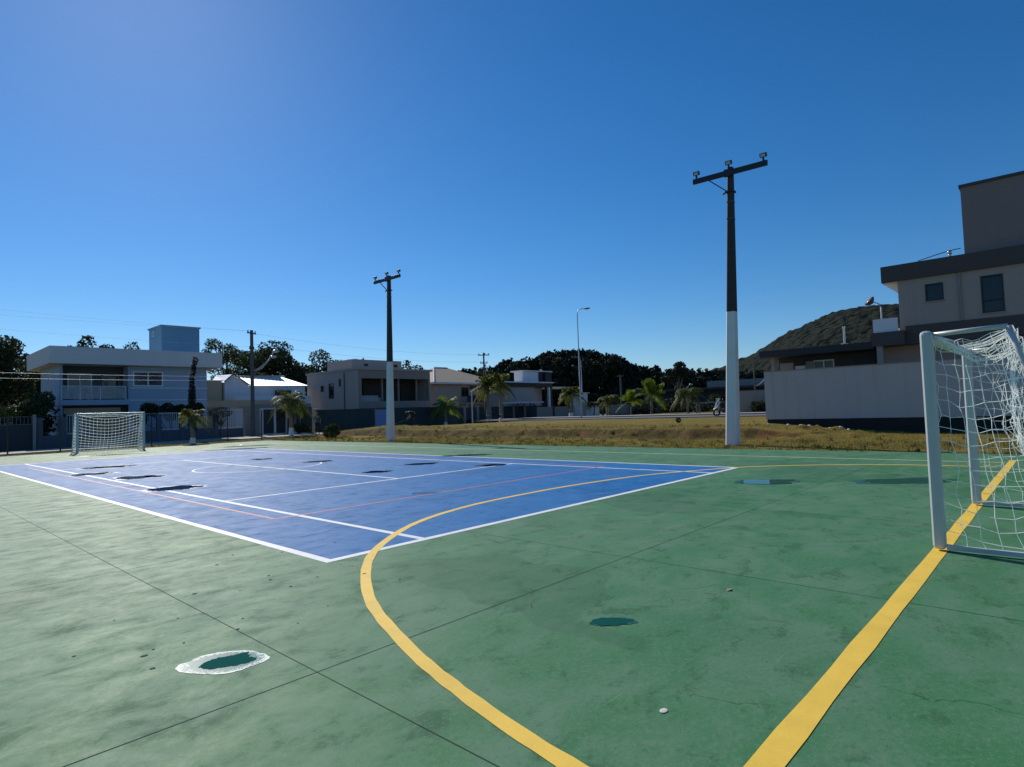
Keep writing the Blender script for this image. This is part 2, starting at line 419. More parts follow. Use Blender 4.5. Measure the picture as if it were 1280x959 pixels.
# ------------------------------------------------------------------ terrain
def nz(x, y, s): return mnoise.noise(Vector((x*s, y*s, 3.7)))
def gz(x, y):
    bank = S((x-20.4-.5*nz(x, y, .18)+max(0, (8-y))*-.02+.35*nz(x, y, .7))/.95) * S((y+1.2+1.0*nz(x, y, .3))/6.0) * S((39-y)/6)
    scarp = 4*bank*(1-bank)
    h = .44*bank + .13*scarp*(nz(x, y, .9)+.8*nz(x, y, 2.3)+.7*nz(x, y, 5))+.05*S((x-19.5)/1.5)*S((25-x)/2)*max(0,nz(x, y, 1.7))
    if 24 < y < 36 and 18.5 < x < 27:        # spoil heap left on the bank
        m = S(1-abs(y-29.5)/5.5)*S(1-abs(x-22.6)/3.4)
        h += m*(.22+.14*nz(x, y, .8)+.12*nz(x, y, 2.2))
    if x > 15.5 or y > 34.2: h += .015*nz(x, y, 1.3)
    if x > 70: h += 0
    return h-.03
xs = np.unique(np.concatenate([[-1500,-600,-250,-120,-60,-40,-25], np.arange(-12,15,3.), np.arange(15,29,.16), np.arange(29,50,.8), np.arange(50,140,8.), [180,260,400,700,1500]]))
ys = np.unique(np.concatenate([[-1500,-600,-250,-120,-60,-30,-20], np.arange(-14,44,.2), np.arange(44,70,2.), np.arange(70,200,12.), [260,400,700,1500]]))
V = np.array([(x, y, gz(x, y)) for y in ys for x in xs]); nx = len(xs)
F = np.array([(j*nx+i, j*nx+i+1, (j+1)*nx+i+1, (j+1)*nx+i) for j in range(len(ys)-1) for i in range(nx-1)])
struct(fast_mesh('ground', V, F, 'ground', smooth=True))

# court slab and its painted sheets
m = MB().box(-7, 15.45, -9, 34.0, -.12, 0); struct(m.build('court', 'court_green', bevel=.01))
W, LN = 10.18, 24.65
struct(MB().add([(0,0,.001),(W,0,.001),(W,LN,.001),(0,LN,.001)], [(0,1,2,3)]).build('court_blue_paint', 'court_blue'))
def hstrip(mb, pts, w, z, closed=False):
    """flat ribbon of width w along a polyline, with a slightly hand-painted edge"""
    P = [Vector((*p, 0)) for p in pts]; n = len(P); L_, R_ = [], []
    for i, p in enumerate(P):
        a = P[(i-1) % n] if (i or closed) else p; b = P[(i+1) % n] if (i < n-1 or closed) else p
        t = (b-a).normalized(); q = Vector((-t.y, t.x, 0))
        j = w/2*(1+.05*math.sin(i*1.7)+.03*math.sin(i*4.1))
        L_.append(p+q*j); R_.append(p-q*j)
    vs = [(v.x, v.y, z) for v in L_+R_]
    mb.add(vs, [(i, n+i, n+(i+1) % n, (i+1) % n) for i in range(n if closed else n-1)])
def seg(a, b, n=40): return [(a[0]+(b[0]-a[0])*i/n, a[1]+(b[1]-a[1])*i/n) for i in range(n+1)]
wl = MB(); z = .0018; sx, sy = .928, 1.037; w5 = .10
for x in (0+w5/2, W-w5/2): hstrip(wl, seg((x,0),(x,LN)), w5, z)
for x in (1.37*sx, 9.6*sx): hstrip(wl, seg((x,w5),(x,LN-w5)), .085, z+.0004)
for y in (w5/2, LN-w5/2): hstrip(wl, seg((w5,y),(W-w5,y)), w5, z)
for y in (5.485*sy, 18.285*sy): hstrip(wl, seg((1.37*sx+.035,y),(9.6*sx-.035,y)), .075, z)
hstrip(wl, seg((5.485*sx,5.485*sy+.03),(5.485*sx,18.285*sy-.03)), .075, z)
struct(wl.build('court_white_lines', 'white_line'))
ol = MB(); vx0, vx1, vy0, vy1 = .985*sx, 9.985*sx, 2.885*sy, 20.885*sy
hstrip(ol, seg((vx0,vy0),(vx1,vy0)), .05, .0024); hstrip(ol, seg((vx0,vy1),(vx1,vy1)), .05, .0024)
for x in (vx0, vx1): hstrip(ol, seg((x,vy0+.025),(x,vy1-.025)), .05, .0024)
hstrip(ol, seg((vx0+.03,12.6),(vx1-.03,12.6)), .05, .0024)
struct(ol.build('court_orange_lines', 'orange_line'))
yl = MB()
hstrip(yl, seg((-2.4,-4.5),(13.75,-4.5)), .122, .0030)
KP = [(-1.24,-5.1),(-1.22,-4.45),(-1.17,-3.8),(-1.02,-3.05),(-.8,-2.3),(-.38,-1.29),(.36,-.2),(1.21,.55),(2.09,1.06),(3.2,1.38),(4.3,1.48),(5.8,1.46),(7.6,1.2),(8.9,.72),(10.3,-.08),(11.2,-1.15),(11.8,-2.38),(12.02,-3.3),(12.05,-4.45),(12.06,-5)]
def catmull(P, n=9):
    out = []
    for i in range(1, len(P)-2):
        p0, p1, p2, p3 = [np.array(P[i+k]) for k in (-1,0,1,2)]
        for t in np.linspace(0, 1, n, endpoint=False):
            out.append(tuple(.5*((2*p1)+(-p0+p2)*t+(2*p0-5*p1+4*p2-p3)*t*t+(-p0+3*p1-3*p2+p3)*t**3)))
    return out
arc = catmull(KP)
hstrip(yl, arc, .092, .0028)
struct(yl.build('court_yellow_lines', 'yellow_line'))
pl = MB(); hstrip(pl, seg((13.1,-4.4),(13.1,31.9)), .075, .0022); hstrip(pl, seg((-2.6,31.95),(13.0,31.95)), .08, .0022)
farc = [(4.2-5.77*math.cos(a), 31.9-5.77*math.sin(a)) for a in np.linspace(0, math.pi/2, 30)] + [(6.5+5.77*math.sin(a), 31.9-5.77*math.cos(a)) for a in np.linspace(0, math.pi/2, 30)]
hstrip(pl, farc[1:-1], .08, .0026)
struct(pl.build('court_pale_lines', 'pale_line'))
cc = MB(); hstrip(cc, [(5.15+1.8*math.cos(a), 12.75+1.8*math.sin(a)) for a in np.linspace(0, 2*math.pi, 60, endpoint=False)], .055, .0030, True)
struct(cc.build('court_centre_circle', 'white_line'))
jt = MB()
for x in (-4.6, -1.375, 1.85, 5.07, 8.3, 11.5): hstrip(jt, seg((x,-9),(x,34)), .006, .0014)
for y in (-5.95, -2.26, 1.45, 5.15, 8.85, 12.5, 16.2, 19.9, 23.6, 27.3, 31.0): hstrip(jt, seg((-7,y),(15.4,y)), .006, .0015)
struct(jt.build('court_joints', 'joint'))

# puddles left on the paint
def blob(cx, cy, rx, ry, rot, seed, n=120, rough=.30):
    pts = []
    for k in range(n):
        a = 2*math.pi*k/n
        r = 1+rough*(mnoise.noise(Vector((math.cos(a)*1.3+seed*7.1, math.sin(a)*1.3, seed)))*1.4+.6*mnoise.noise(Vector((math.cos(a)*4+seed, math.sin(a)*4, seed*2)))+.3*mnoise.noise(Vector((math.cos(a)*11+seed, math.sin(a)*11, seed*3))))
        x, y = rx*r*math.cos(a), ry*r*math.sin(a)
        pts.append((cx+x*math.cos(rot)-y*math.sin(rot), cy+x*math.sin(rot)+y*math.cos(rot)))
    return pts
def sheet(pts, z): return MB().add([(x,y,z) for x,y in pts], [tuple(range(len(pts)))])
VA = R(42.7)      # direction of a long puddle seen edge on: across the view
def puddle(x, y, rx, ry, rot, seed, mat, label, group='puddles on the court'):
    rx *= .88; ry *= .88
    o = sheet(blob(x, y, rx, ry, rot, seed), .0036).build('puddle', mat, origin=(x, y, 0))
    de = sheet([(px_-x, py_-y) for px_, py_ in blob(x, y, rx*1.10, ry*1.12, rot, seed+.07)], .0028).build('damp_edge', 'damp_green' if 'green' in mat else 'damp_blue', origin=(0,0,0)); de.parent = o
    return tag(o, label, 'puddle', group)
puddle(.30, -3.13, .15, .075, R(-50), 1, 'water_green', 'small dark green puddle near the middle of the green area, inside the yellow curve')
puddle(7.95, -1.35, .62, .36, R(-47), 2, 'water_green', 'puddle mirroring bright sky on green paint near the right tip of the blue court')
puddle(9.1, -3.35, .8, .38, R(-50), 3, 'water_green', 'dark green puddle left of the near goal, below the yellow line')
puddle(1.5, 8.9, .62, .5, R(-36), 4, 'water_blue', 'largest dark puddle across the near white line of the blue court')
puddle(1.95, 12.9, .62, .5, R(-36), 5, 'water_blue', 'dark puddle on the blue court, second largest on its left end')
puddle(1.55, 15.6, .55, .5, R(-30), 6, 'water_blue', 'dark puddle on the blue court below the base of the far goal, short and thick')
puddle(2.55, 18.4, .9, .55, R(-25), 7, 'water_blue', 'long thin dark puddle nearest the far goal')
puddle(7.0, 12.5, .5, .42, R(-42), 8, 'water_blue', 'dark puddle touching the white centre circle')
puddle(6.7, 15.9, .4, .35, R(-42), 9, 'water_blue', 'tiny dark puddle beyond the centre circle')
puddle(5.8, 7.55, .38, .3, R(-42), 10, 'water_blue', 'dark puddle just beyond the crossing of the white service lines')
puddle(7.8, 8.25, .5, .4, R(-42), 11, 'water_blue', 'dark oval puddle on the blue court in line with the farther tall floodlight pole')
puddle(3.85, 3.22, .26, .16, R(-42), 12, 'water_blue', 'small puddle lying over the orange line')
puddle(8.3, 6.0, .45, .3, R(-42), 13, 'water_blue', 'faint puddle beside the far end of the white service line')
puddle(10.6, 9.4, .9, .4, R(-50), 14, 'water_green', 'thin dark puddle on the green strip beyond the blue court')
puddle(11.2, 27.5, 1.6, .5, R(-25), 15, 'water_green', 'long thin puddle at the far green edge in front of the big palm')
puddle(9.6, 24.8, 1.6, .45, R(-25), 17, 'water_blue', 'long dark puddle on the far white line of the blue court')
puddle(5.1, 27.6, 1.5, .4, R(-20), 18, 'water_green', 'long thin puddle to the right of the far goal')
rt = thing('puddle', 'drying green puddle with a sparkling white rim in the foreground', 'puddle', (-1.66,-1.68,0), 'puddles on the court')
sheet(blob(-1.66, -1.68, .245, .165, R(-40), 21, rough=.1), .0020).build('residue_glint_rim', 'residue_glint', rt)
sheet(blob(-1.63, -1.695, .15, .095, R(-32), 22, rough=.35), .0026).build('water', 'water_green', rt)

# small litter on the court
o = MB().add([(-.04,0,.004),(0,-.018,.012),(.045,.0,.004),(0,.02,.009)], [(0,1,2),(0,2,3)]).build('dry_leaf', 'leaf_brown', origin=(-1.41,3.46,0)); o.location = (1.41,-3.46,0)
for v in o.data.vertices: v.co -= Vector((1.41,-3.46,0))
tag(o, 'curled pale dry leaf on green paint left of the yellow goal line', 'leaf')
for x, y, r, lb in ((-.56,-3.98,.02,'flat whitish pebble between the yellow curve and the yellow goal line'),(2.05,-5.3,.018,'small whitish pebble to the right of the yellow goal line, below the near goal')):
    tag(MB().sphere((x,y,.003), r, 10, 5, (1.3,.9,.14)).build('pebble', 'pebble', origin=(x,y,0)), lb, 'pebble', 'pebbles on the court')
sp = MB()
for k in range(26):
    x, y = random.uniform(-2.3,.6), random.uniform(-1.6,1.2); r = random.uniform(.008,.022)
    sp.add([(x+r*random.uniform(.6,1.3)*math.cos(a), y+r*.7*math.sin(a), .0028) for a in np.linspace(0, 2*math.pi, 6, endpoint=False)], [tuple(range(6))])
struct(sp.build('leaf_litter', 'speck'), 'stuff')

# pavement and roads
def strip_poly(name, lower, upper, z, mat, h=.0):
    mb = MB(); n = len(lower)
    for i in range(n-1):
        mb.add([(*lower[i],z),(*lower[i+1],z),(*upper[i+1],z),(*upper[i],z)], [(0,1,2,3)])
        if h: mb.add([(*lower[i],z-h),(*lower[i+1],z-h),(*lower[i+1],z),(*lower[i],z)], [(0,1,2,3)])
    return struct(mb.build(name, mat))
strip_poly('pavement', [(-20,34.2),(2,36.6),(9.3,38.4),(18,40),(24,41.0),(34,41.4),(47,41.4)], [(-20,36),(2.5,40.9),(11,44),(21,46.0),(26,46.1),(34,46.1),(47,46.1)], .03, 'concrete', .12)
strip_poly('road', [(47.01,42),(60,41),(90,30)], [(47.01,49),(64,48),(96,38)], .44, 'road')
strip_poly('road', [(41.6,42),(41.2,24),(41.2,10),(41.2,-30)], [(47,42),(48,24),(48,10),(48,-30)], .435, 'road', .0)
strip_poly('kerb', [(40.6,34),(40.4,24),(40.4,10),(40.4,-30)], [(41.15,34),(41.15,24),(41.15,10),(41.15,-30)], .5, 'concrete', .15)
strip_poly('pavement', [(48,41),(48.1,24),(48.1,10),(48.1,-30)], [(51.5,41),(51.5,24),(51.5,10),(51.5,-30)], .54, 'concrete', .12)

# grass on the verge and bank (uncountable)
def grass(name, n, fx, mat, hmin, hmax):
    V = []; 
    for _ in range(n):
        x, y = fx(); z0 = gz(x, y); a = random.uniform(0, math.pi); h = random.uniform(hmin, hmax); w = h*.14
        lx, ly = random.uniform(-.5,.5)*h, random.uniform(-.5,.5)*h
        V += [(x-w*math.cos(a), y-w*math.sin(a), z0-.01), (x+w*math.cos(a), y+w*math.sin(a), z0-.01), (x+lx, y+ly, z0+h)]
    F = np.arange(len(V)).reshape(-1, 3)
    return struct(fast_mesh(name, np.array(V), F, mat), 'stuff')
def fbank():
    while True:
        x, y = 15.42+abs(random.gauss(0, 1))*5.5, random.uniform(-9, 34)
        if random.random() < .12: x = 15.25+abs(random.gauss(0, .22))+.12*nz(x, y, .9)
        if nz(x, y, .35)+.25+random.uniform(-.3,.3) > 0 and x < 40: return x, y
grass('dry_grass', 70000, fbank, 'dry_blade', .02, .075)
grass('green_grass', 26000, fbank, 'green_blade', .02, .07)
tufts = [(15.3+abs(random.gauss(0, 1))*4.5, random.uniform(-8, 34)) for _ in range(520)]
def ftuft():
    x, y = random.choice(tufts); return x+random.gauss(0, .05), y+random.gauss(0, .05)
grass('grass_tufts', 6500, ftuft, 'green_blade', .05, .15)
def fleft():
    x = random.uniform(-2, 24); return x, random.uniform(34.05, 37.2+.15*x) if x < 20 else random.uniform(34.05, 40.2)
grass('verge_grass', 16000, fleft, 'green_blade', .03, .08)
for x, y, s in ((22.6,27.5,.3),(22.2,24.0,.2),(23.5,26.6,.22)):
    pass

# ------------------------------------------------------------------ goals
def net_quad(mb, f, nu, nv, r, rv=None, jit=0., seed=0):
    """cords of a net over the patch f(u,v), 0..1; nu+1 cords one way, nv+1 the other"""
    rs = random.Random(seed); off = {}
    def P(u, v, i, j):
        k = (i, j)
        if k not in off: off[k] = Vector((rs.gauss(0, jit), rs.gauss(0, jit), rs.gauss(0, jit)))
        return Vector(f(u, v))+off[k]
    for j in range(nv+1):
        mb.tube([P(i/nu, j/nv, i, j) for i in range(nu+1)], r, 4, False)
    for i in range(nu+1):
        mb.tube([P(i/nu, j/nv, i, j) for j in range(nv+1)], rv or r, 4, False)
def make_goal(label, group, loc, cord=.0029, mesh=.125, seed=1, messy=1.0, thin=None):
    """futsal goal; mouth along +x from the base of one post, net behind it along -y"""
    t = thing('goal', label, 'goal', (0,0,0), group); w, h, pw = 3.03, 2.04, .105
    for x in (0, w): MB().box(x-pw/2, x+pw/2, -pw/2, pw/2, .0, h).build('post', 'goal_paint', t, (0,0,0), bevel=.038 if messy else .02)
    MB().box(pw/2-.02, w-pw/2+.02, -pw/2+.004, pw/2-.004, h-pw, h-.006).build('crossbar', 'goal_paint', t, (0,0,0), bevel=.02)
    d, b = .60, 1.12
    for x in (0, w):
        MB().tube([(x,-pw/2+.01,h-.04),(x,-d,h-.02)], .022, 8).tube([(x,-d,h-.02),(x,-d-.07,h-.28),(x,-b+.05,.35),(x,-b,.045)], .024, 8).build('stanchion', 'goal_paint', t, (0,0,0), True)
        MB().box(x-.022, x+.022, -b, -pw/2, .004, .045).build('ground_bar', 'goal_paint', t, (0,0,0))
    MB().box(.023, w-.023, -b-.022, -b+.022, .004, .047).build('back_ground_bar', 'goal_paint', t, (0,0,0))
    n = MB(); q = random.Random(seed)
    def back_y(z):  # slanted stanchion line
        return -d-(b-d)*(1-min(1, z/h))**1.15
    def side(x):
        def f(u, v):            # u: from post to stanchion, v: up
            z = .05+(h-.10)*v
            y0, y1 = -.05, back_y(z)*.93
            z -= .10*math.sin(math.pi*u)*(1-.3*v)-.16*messy*u*(.5-v*.2)*math.sin(v*3.0)
            return (x+.03*math.sin(u*9+v*5)*messy, y0+(y1-y0)*u, max(.03, z))
        return f
    net_quad(n, side(0), max(4, int(.9/mesh)), int(h/mesh), cord, thin, jit=.014*messy, seed=seed)
    net_quad(n, side(w), max(4, int(.9/mesh)), int(h/mesh), cord, thin, jit=.014*messy, seed=seed+1)
    def back(u, v):
        z = .05+(h-.08)*v
        sag = math.sin(math.pi*u)
        belly = (.26 if messy else .12)*math.sin(math.pi*min(1, v*1.05))**1.2
        y = back_y(z)*.96+belly*(.45+.55*sag)
        return (w*u, y, max(.03, z-(.12*sag*v*(1-v)*2-.05*sag*v if messy else .30*sag*min(1, v*2.2))))
    net_quad(n, back, int(w/(mesh*(1.35 if messy else 1))), int(h/(mesh*(1.15 if messy else 1))), cord, thin, jit=.022*messy, seed=seed+2)
    def top(u, v):
        return (w*u, -.05-(d-.08)*v, h-.05-(.10+.05*messy)*math.sin(math.pi*v)*(.6+.4*math.sin(math.pi*u))-.06*math.sin(math.pi*u))
    net_quad(n, top, int(w/(mesh*1.8)), max(3, int(d/(mesh*1.4))), cord, thin, jit=.015*messy, seed=seed+3)
    if messy:  # slack net gathered behind the slanted stanchion
        for k in range(3):
            x = q.uniform(.02, .5); pts = []; ph = q.uniform(0, 6)
            for i in range(9):
                v = 1-i/8*.75; zz = h*v-.12
                pts.append((x+.09*math.sin(i*1.7+ph), back_y(zz)*.9+.16*math.sin(math.pi*(1-v)*1.25)+.05*math.sin(i*2.3+ph), zz))
            n.tube(pts, cord, 4, False)
        for k in range(6):
            a, bb = q.uniform(.05,.9), q.uniform(.1,.5)
            n.tube([(a,-.06,h-.05),(a+.05,-.2,h-.16),(a+bb*.3,-.4,h-.12),(a+bb*.5,-d+.03,h-.04)], cord*1.3, 4, False)
    n.build('net', 'net_cord', t, (0,0,0))
    return t
g1 = make_goal('white futsal goal with sagging net close by on the yellow line', 'futsal goals', None)
g1.location = (3.706,-4.502,.014)
g2 = make_goal('small white futsal goal at the far end in front of the blue house', 'futsal goals', None, .0125, .165, 9, 0.0, .0055)
g2.location = (4.484+3.03,32.04,.01); g2.rotation_euler = (0,0,math.pi)

# ------------------------------------------------------------------ floodlight poles
def make_floodpole():
    t = thing('floodlight_pole', 'nearer tall floodlight pole, white below and dark above, on the dry grass', 'floodlight pole', (0,0,0), 'floodlight poles')
    H, hw, b0, b1 = 9.75, 4.62, .200, .088
    def taper(z): return b0+(b1-b0)*z/H
    def sec(z0, z1, name, mat):
        m = MB(); a, b = taper(z0), taper(z1); ch = .22
        for (z, s) in ((z0,a),(z1,b)):
            c = s*ch; m.v += [(-s+c,-s,z),(s-c,-s,z),(s,-s+c,z),(s,s-c,z),(s-c,s,z),(-s+c,s,z),(-s,s-c,z),(-s,-s+c,z)]
        m.f = [(i,(i+1)%8,8+(i+1)%8,8+i) for i in range(8)]+[tuple(range(7,-1,-1)),tuple(range(8,16))]
        return m.build(name, mat, t, (0,0,0))
    sec(-.3, hw, 'painted_base', 'pole_white'); sec(hw, H, 'shaft', 'pole_dark')
    MB().box(-.20,-.11,-1.33,1.33,H-.32,H-.14).build('crossarm', 'black_metal', t, (0,0,0), bevel=.008)
    MB().bar((-.13,.75,H-.3),(-.1,.1,H-.85),.035).build('brace', 'black_metal', t, (0,0,0))
    MB().box(-.14,.14,-.14,.14,H-.90,H-.84).tube([(-.1,.12,H-.87),(-.1,.24,H-.93)],.035,6).build('clamp', 'black_metal', t, (0,0,0))
    MB().box(-.205,-.1,-.16,.16,H-.35,H-.10).build('clamp', 'black_metal', t, (0,0,0))
    for z_ in (7.9, 8.5):
        a = taper(z_)+.006; MB().box(-a,a,-a,a,z_,z_+.03).build('strap', 'pole_grey', t, (0,0,0))
    for y in (-1.2, .0, 1.2):
        f = MB(); rot = Matrix.Rotation(R(-28), 3, 'Y')
        def tr(m0, c): m0.v = [tuple(rot @ Vector(v)+Vector(c)) for v in m0.v]; return m0
        c = (-.16, y, H+.06 if y else H+.13)
        body = tr(MB().box(-.045,.045,-.11,.11,-.07,.07), c)
        for k in range(5): body.v and body.add([tuple(rot @ Vector(v)+Vector(c)) for v in MB().box(.045,.065,-.10+k*.045,-.09+k*.045,-.06,.06).v], [(0,3,2,1),(4,5,6,7),(0,1,5,4),(1,2,6,5),(2,3,7,6),(3,0,4,7)])
        fl = body.build('floodlight', 'black_metal', t, (0,0,0))
        tr(MB().box(-.051,-.0465,-.08,.08,-.045,.045), c).build('lens', 'lens', fl, (0,0,0))
        MB().box(-.18,-.13,y-.025,y+.025,H-.15,H-.02 if y else H+.06).build('bracket', 'black_metal', t, (0,0,0))
    return t
fp = make_floodpole(); fp.location = (17.40,3.17,.0); fp.rotation_euler = (R(1.7),R(1.6),R(0))
copy_tree(fp, (17.10,22.6,.0), R(-1), .955, 'farther tall floodlight pole, white below and dark above, before the taupe flat-roofed house', (R(.6),R(.6)))

# ------------------------------------------------------------------ lamps and utility poles
def lamp_post(x, y, z0, z1, label, arm=(-.7,.7), kind='street_lamp', r=.075, group='street lamps'):
    t = thing(kind, label, 'street lamp', (x,y,z0), group); a = Vector((arm[0], arm[1], 0))
    ax = a.normalized(); up = Vector((0,0,1)); p = Vector((x,y,z1-.35))
    MB().tube([(x,y,z0-.3),(x,y,z0+(z1-z0)*.4),(x,y,z0+(z1-z0)*.401),(x,y,z1-.6),p+ax*.1+up*.18,p+ax*.45+up*.34,p+ax*.8+up*.36],[r,r*.92,r*.8,r*.62,r*.55,r*.5,r*.45],8).build('post','galvanised',t,smooth=True)
    q = p+ax*1.05+up*.36
    hd = MB().sphere((0,0,0),.3,12,6,(1.15,.5,.28)); ang = math.atan2(ax.y, ax.x); rm = Matrix.Rotation(ang,3,'Z') @ Matrix.Rotation(R(-8),3,'Y')
    hd.v = [tuple(rm @ Vector(v)+q) for v in hd.v]; h = hd.build('lamp_head','dark_trim',t,smooth=True)
    ln = MB().sphere((0,0,-.03),.24,12,4,(1.05,.5,.30)); ln.v = [tuple(rm @ Vector(v)+q) for v in ln.v]; ln.build('lens','lens',h,smooth=True)
    return t
lamp_post(46.6,31.0,.4,11.6,'tall slim pale street lamp standing alone on the bank between the floodlight poles',(1,-.9))
lamp_post(66.4,45.2,.2,8.7,'curved street lamp just behind the tall slim pale one',(-.75,.8))
# small lamp with a dish, on a slim post by the right-hand house
t = thing('street_lamp','dish-headed lamp on a slim white post beside the pale parapet of the large grey house','street lamp',(48.6,4.5,.4),'street lamps')
MB().tube([(48.6,4.5,.1),(48.6,4.5,8.2),(48.57,4.6,8.45),(48.46,4.85,8.60),(48.36,5.08,8.64)],[.07,.055,.045,.04,.035],8).build("post","white_rail",t,smooth=True)
d_ = MB().tube([(48.28,5.22,8.78),(48.33,5.15,8.70),(48.38,5.05,8.60),(48.42,4.98,8.55)],[.40,.40,.26,.08],14); h_ = d_.build('lamp_head','dark_trim',t,smooth=True)
MB().sphere((48.3,5.18,8.60),.2,10,5).build('bulb','lens',h_,smooth=True)

def utility_pole(x, y, z0, z1, label, arms=(), lamp=None, r=.14):
    t = thing('utility_pole', label, 'utility pole', (x,y,z0), 'utility poles')
    MB().tube([(x,y,z0-.3),(x,y,z1)],[r*1.15,r*.8],8).build('pole','pole_grey',t)
    for (dz, dx, dy, ln) in arms:
        d = Vector((dx,dy,0)).normalized()*ln; c = Vector((x,y,z1-dz))
        cm = MB().bar(c-d, c+d, .10).build('crossarm','pole_grey',t)
        for k in (-.85, .2, .85): MB().tube([c+d*k, c+d*k+Vector((0,0,.22))],.05,6).build('insulator','black_metal',cm)
    if lamp:
        lx, ly, lz, ll = lamp; d = Vector((lx,ly,0)).normalized(); c = Vector((x,y,lz))
        MB().tube([c,c+d*ll*.35+Vector((0,0,.12)),c+d*ll*.75+Vector((0,0,.62)),c+d*ll+Vector((0,0,1.0))],[.05,.05,.045,.04],6).build('lamp_arm','galvanised',t,smooth=True)
        lh = MB().sphere(c+d*(ll+.25)+Vector((0,0,1.12)),.26,10,5,(1.3,1.0,.5)).build('lamp_head','lens',t,smooth=True)
    return t
utility_pole(19.6,45.6,.0,9.05,'dark utility pole with two street light arms between the blue and white houses',[(.25,.9,.5,.55),(1.6,-.9,-.5,.3)],(1,-.9,5.6,1.5),.17)
tp = [o for o in bpy.data.objects if o.name.startswith('utility_pole')][0]
MB().tube([(19.6,45.6,5.45),(20.2,45.1,5.75),(20.7,44.7,6.5),(20.95,44.5,7.1)],.045,6).build('lamp_arm','galvanised',tp,smooth=True)
MB().sphere((21.1,44.35,7.2),.26,10,5,(1.2,1,.5)).build('lamp_head','lens',tp,smooth=True)
utility_pole(49.6,47.8,.2,8.75,'thin dark utility pole rising behind the palm by the hip-roofed house',[(.3,.7,-.7,.7),(1.3,-.7,.7,.45),(2.0,.7,-.7,.45)],None,.12)
utility_pole(74.0,43.6,.1,6.2,'grey utility pole with a street light arm in front of the dark wood',[(.2,.7,-.7,.5)],(.72,-.69,2.7,1.7),.16)
utility_pole(77.5,36.2,.1,4.6,'short utility pole with a light arm among the young palms',[],(.72,-.69,3.2,1.7),.14)
utility_pole(67.2,21.2,.4,6.2,'thin utility pole with a light arm between the white pole and the yard wall',[],(.68,-.73,3.3,1.4),.10)
t = thing('post','thin pale post standing left of the hip-roofed house palms','post',(41,41.1,.1)); MB().tube([(41,41.1,-.2),(41,41.1,3.5)],[.07,.06],8).build('shaft','white_rail',t)
MB().sphere((41,41.1,3.55),.12,8,5).build('cap','white_rail',t)

def wire(a, b, sag, r, mat, label, group):
    a, b = Vector(a), Vector(b); pts = [a.lerp(b, i/24)-Vector((0,0,sag*4*(i/24)*(1-i/24))) for i in range(25)]
    tag(MB().tube(pts, r, 5).build('power_line' if mat == 'wire' else 'cable', mat, origin=tuple(a)), label, 'wire', group)
LF = (-16,37.5)
wire((19.9,45.7,9.0),(LF[0],LF[1],8.9),.35,.0045,'wire','thin overhead power line, highest of those above the blue house','overhead lines')
wire((19.2,45.4,8.95),(LF[0]-.5,LF[1]+.3,8.3),.35,.0045,'wire','thin overhead power line, middle one above the blue house roof','overhead lines')
wire((19.6,45.5,7.6),(LF[0],LF[1],7.8),.3,.0045,'wire','thin overhead power line, lowest of those above the blue house roof','overhead lines')
wire((19.5,45.4,5.05),(LF[0],LF[1],4.9),.22,.009,'cable_grey','pale cable strung across the blue house, upper of the pair','telephone cables')
wire((19.5,45.4,4.75),(LF[0],LF[1],4.6),.25,.009,'cable_grey','pale cable strung across the blue house, lower of the pair','telephone cables')
for k, (dz, nm) in enumerate(((0,'upper'),(.9,'lower'))):
    wire((19.6,45.6,8.8-dz),(49.6,47.8,8.5-dz),.5,.006,'wire',f'thin power line between the two dark utility poles, {nm} one','overhead lines')

# ------------------------------------------------------------------ buildings
def window(root, axis, p, a0, a1, z0, z1, frame='white_trim', glassm='glass_dark', d=.10, w=.07, mull=(), proud=.02, name='window'):
    """frame sits in a real opening of the wall (front plane p, thickness grows along +axis)"""
    f = MB().frame(axis, p, -proud, d, a0, a1, z0, z1, w, mull).build(name, frame, root)
    e = w*.9
    g = MB(); (g.box(a0+e,a1-e,p+d*.6,p+d*.6+.02,z0+e,z1-e) if axis == 'y' else g.box(p+d*.6,p+d*.6+.02,a0+e,a1-e,z0+e,z1-e))
    g.build('pane', glassm, f); return f

# --- blue house
bh = thing('house','two-storey blue house with a broad pale roof band and a blue tank block on top','house',(12,49,0))
yF, xL, xR, yB = 49.6, 6.95, 17.4, 56.5
wins = [(11.75,13.95,4.42,5.62)]
MB().wall('y',yF,.2,11.45,xR,0,6.15,wins).wall('x',xL,.2,yF-.0,yB,0,6.15,[(52.6,53.0,2.9,5.4)]).box(xR-.2,xR,yF+.2,yB,0,6.15).box(xL,xR,yB-.2,yB,0,6.15).build('wall','blue_wall',bh)
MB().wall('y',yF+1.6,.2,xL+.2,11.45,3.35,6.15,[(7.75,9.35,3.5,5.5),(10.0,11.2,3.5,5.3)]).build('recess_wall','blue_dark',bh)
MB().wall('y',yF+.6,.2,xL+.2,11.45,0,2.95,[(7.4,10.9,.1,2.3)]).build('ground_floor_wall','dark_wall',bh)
MB().box(7.3,11.0,yF+.5,yF+.6,2.32,2.75).build('entrance_beam','beige_wall',bh)
MB().box(xL+.02,11.45,yF-.25,yF+1.6,2.95,3.35).build('balcony_slab','blue_wall',bh)
MB().box(xL+.05,7.15,yF-.02,yF+.25,0.0,6.1).build('pier','blue_wall',bh); MB().box(11.42,11.55,yF-.02,yF+1.4,3.36,6.1).build('pier','blue_wall',bh)
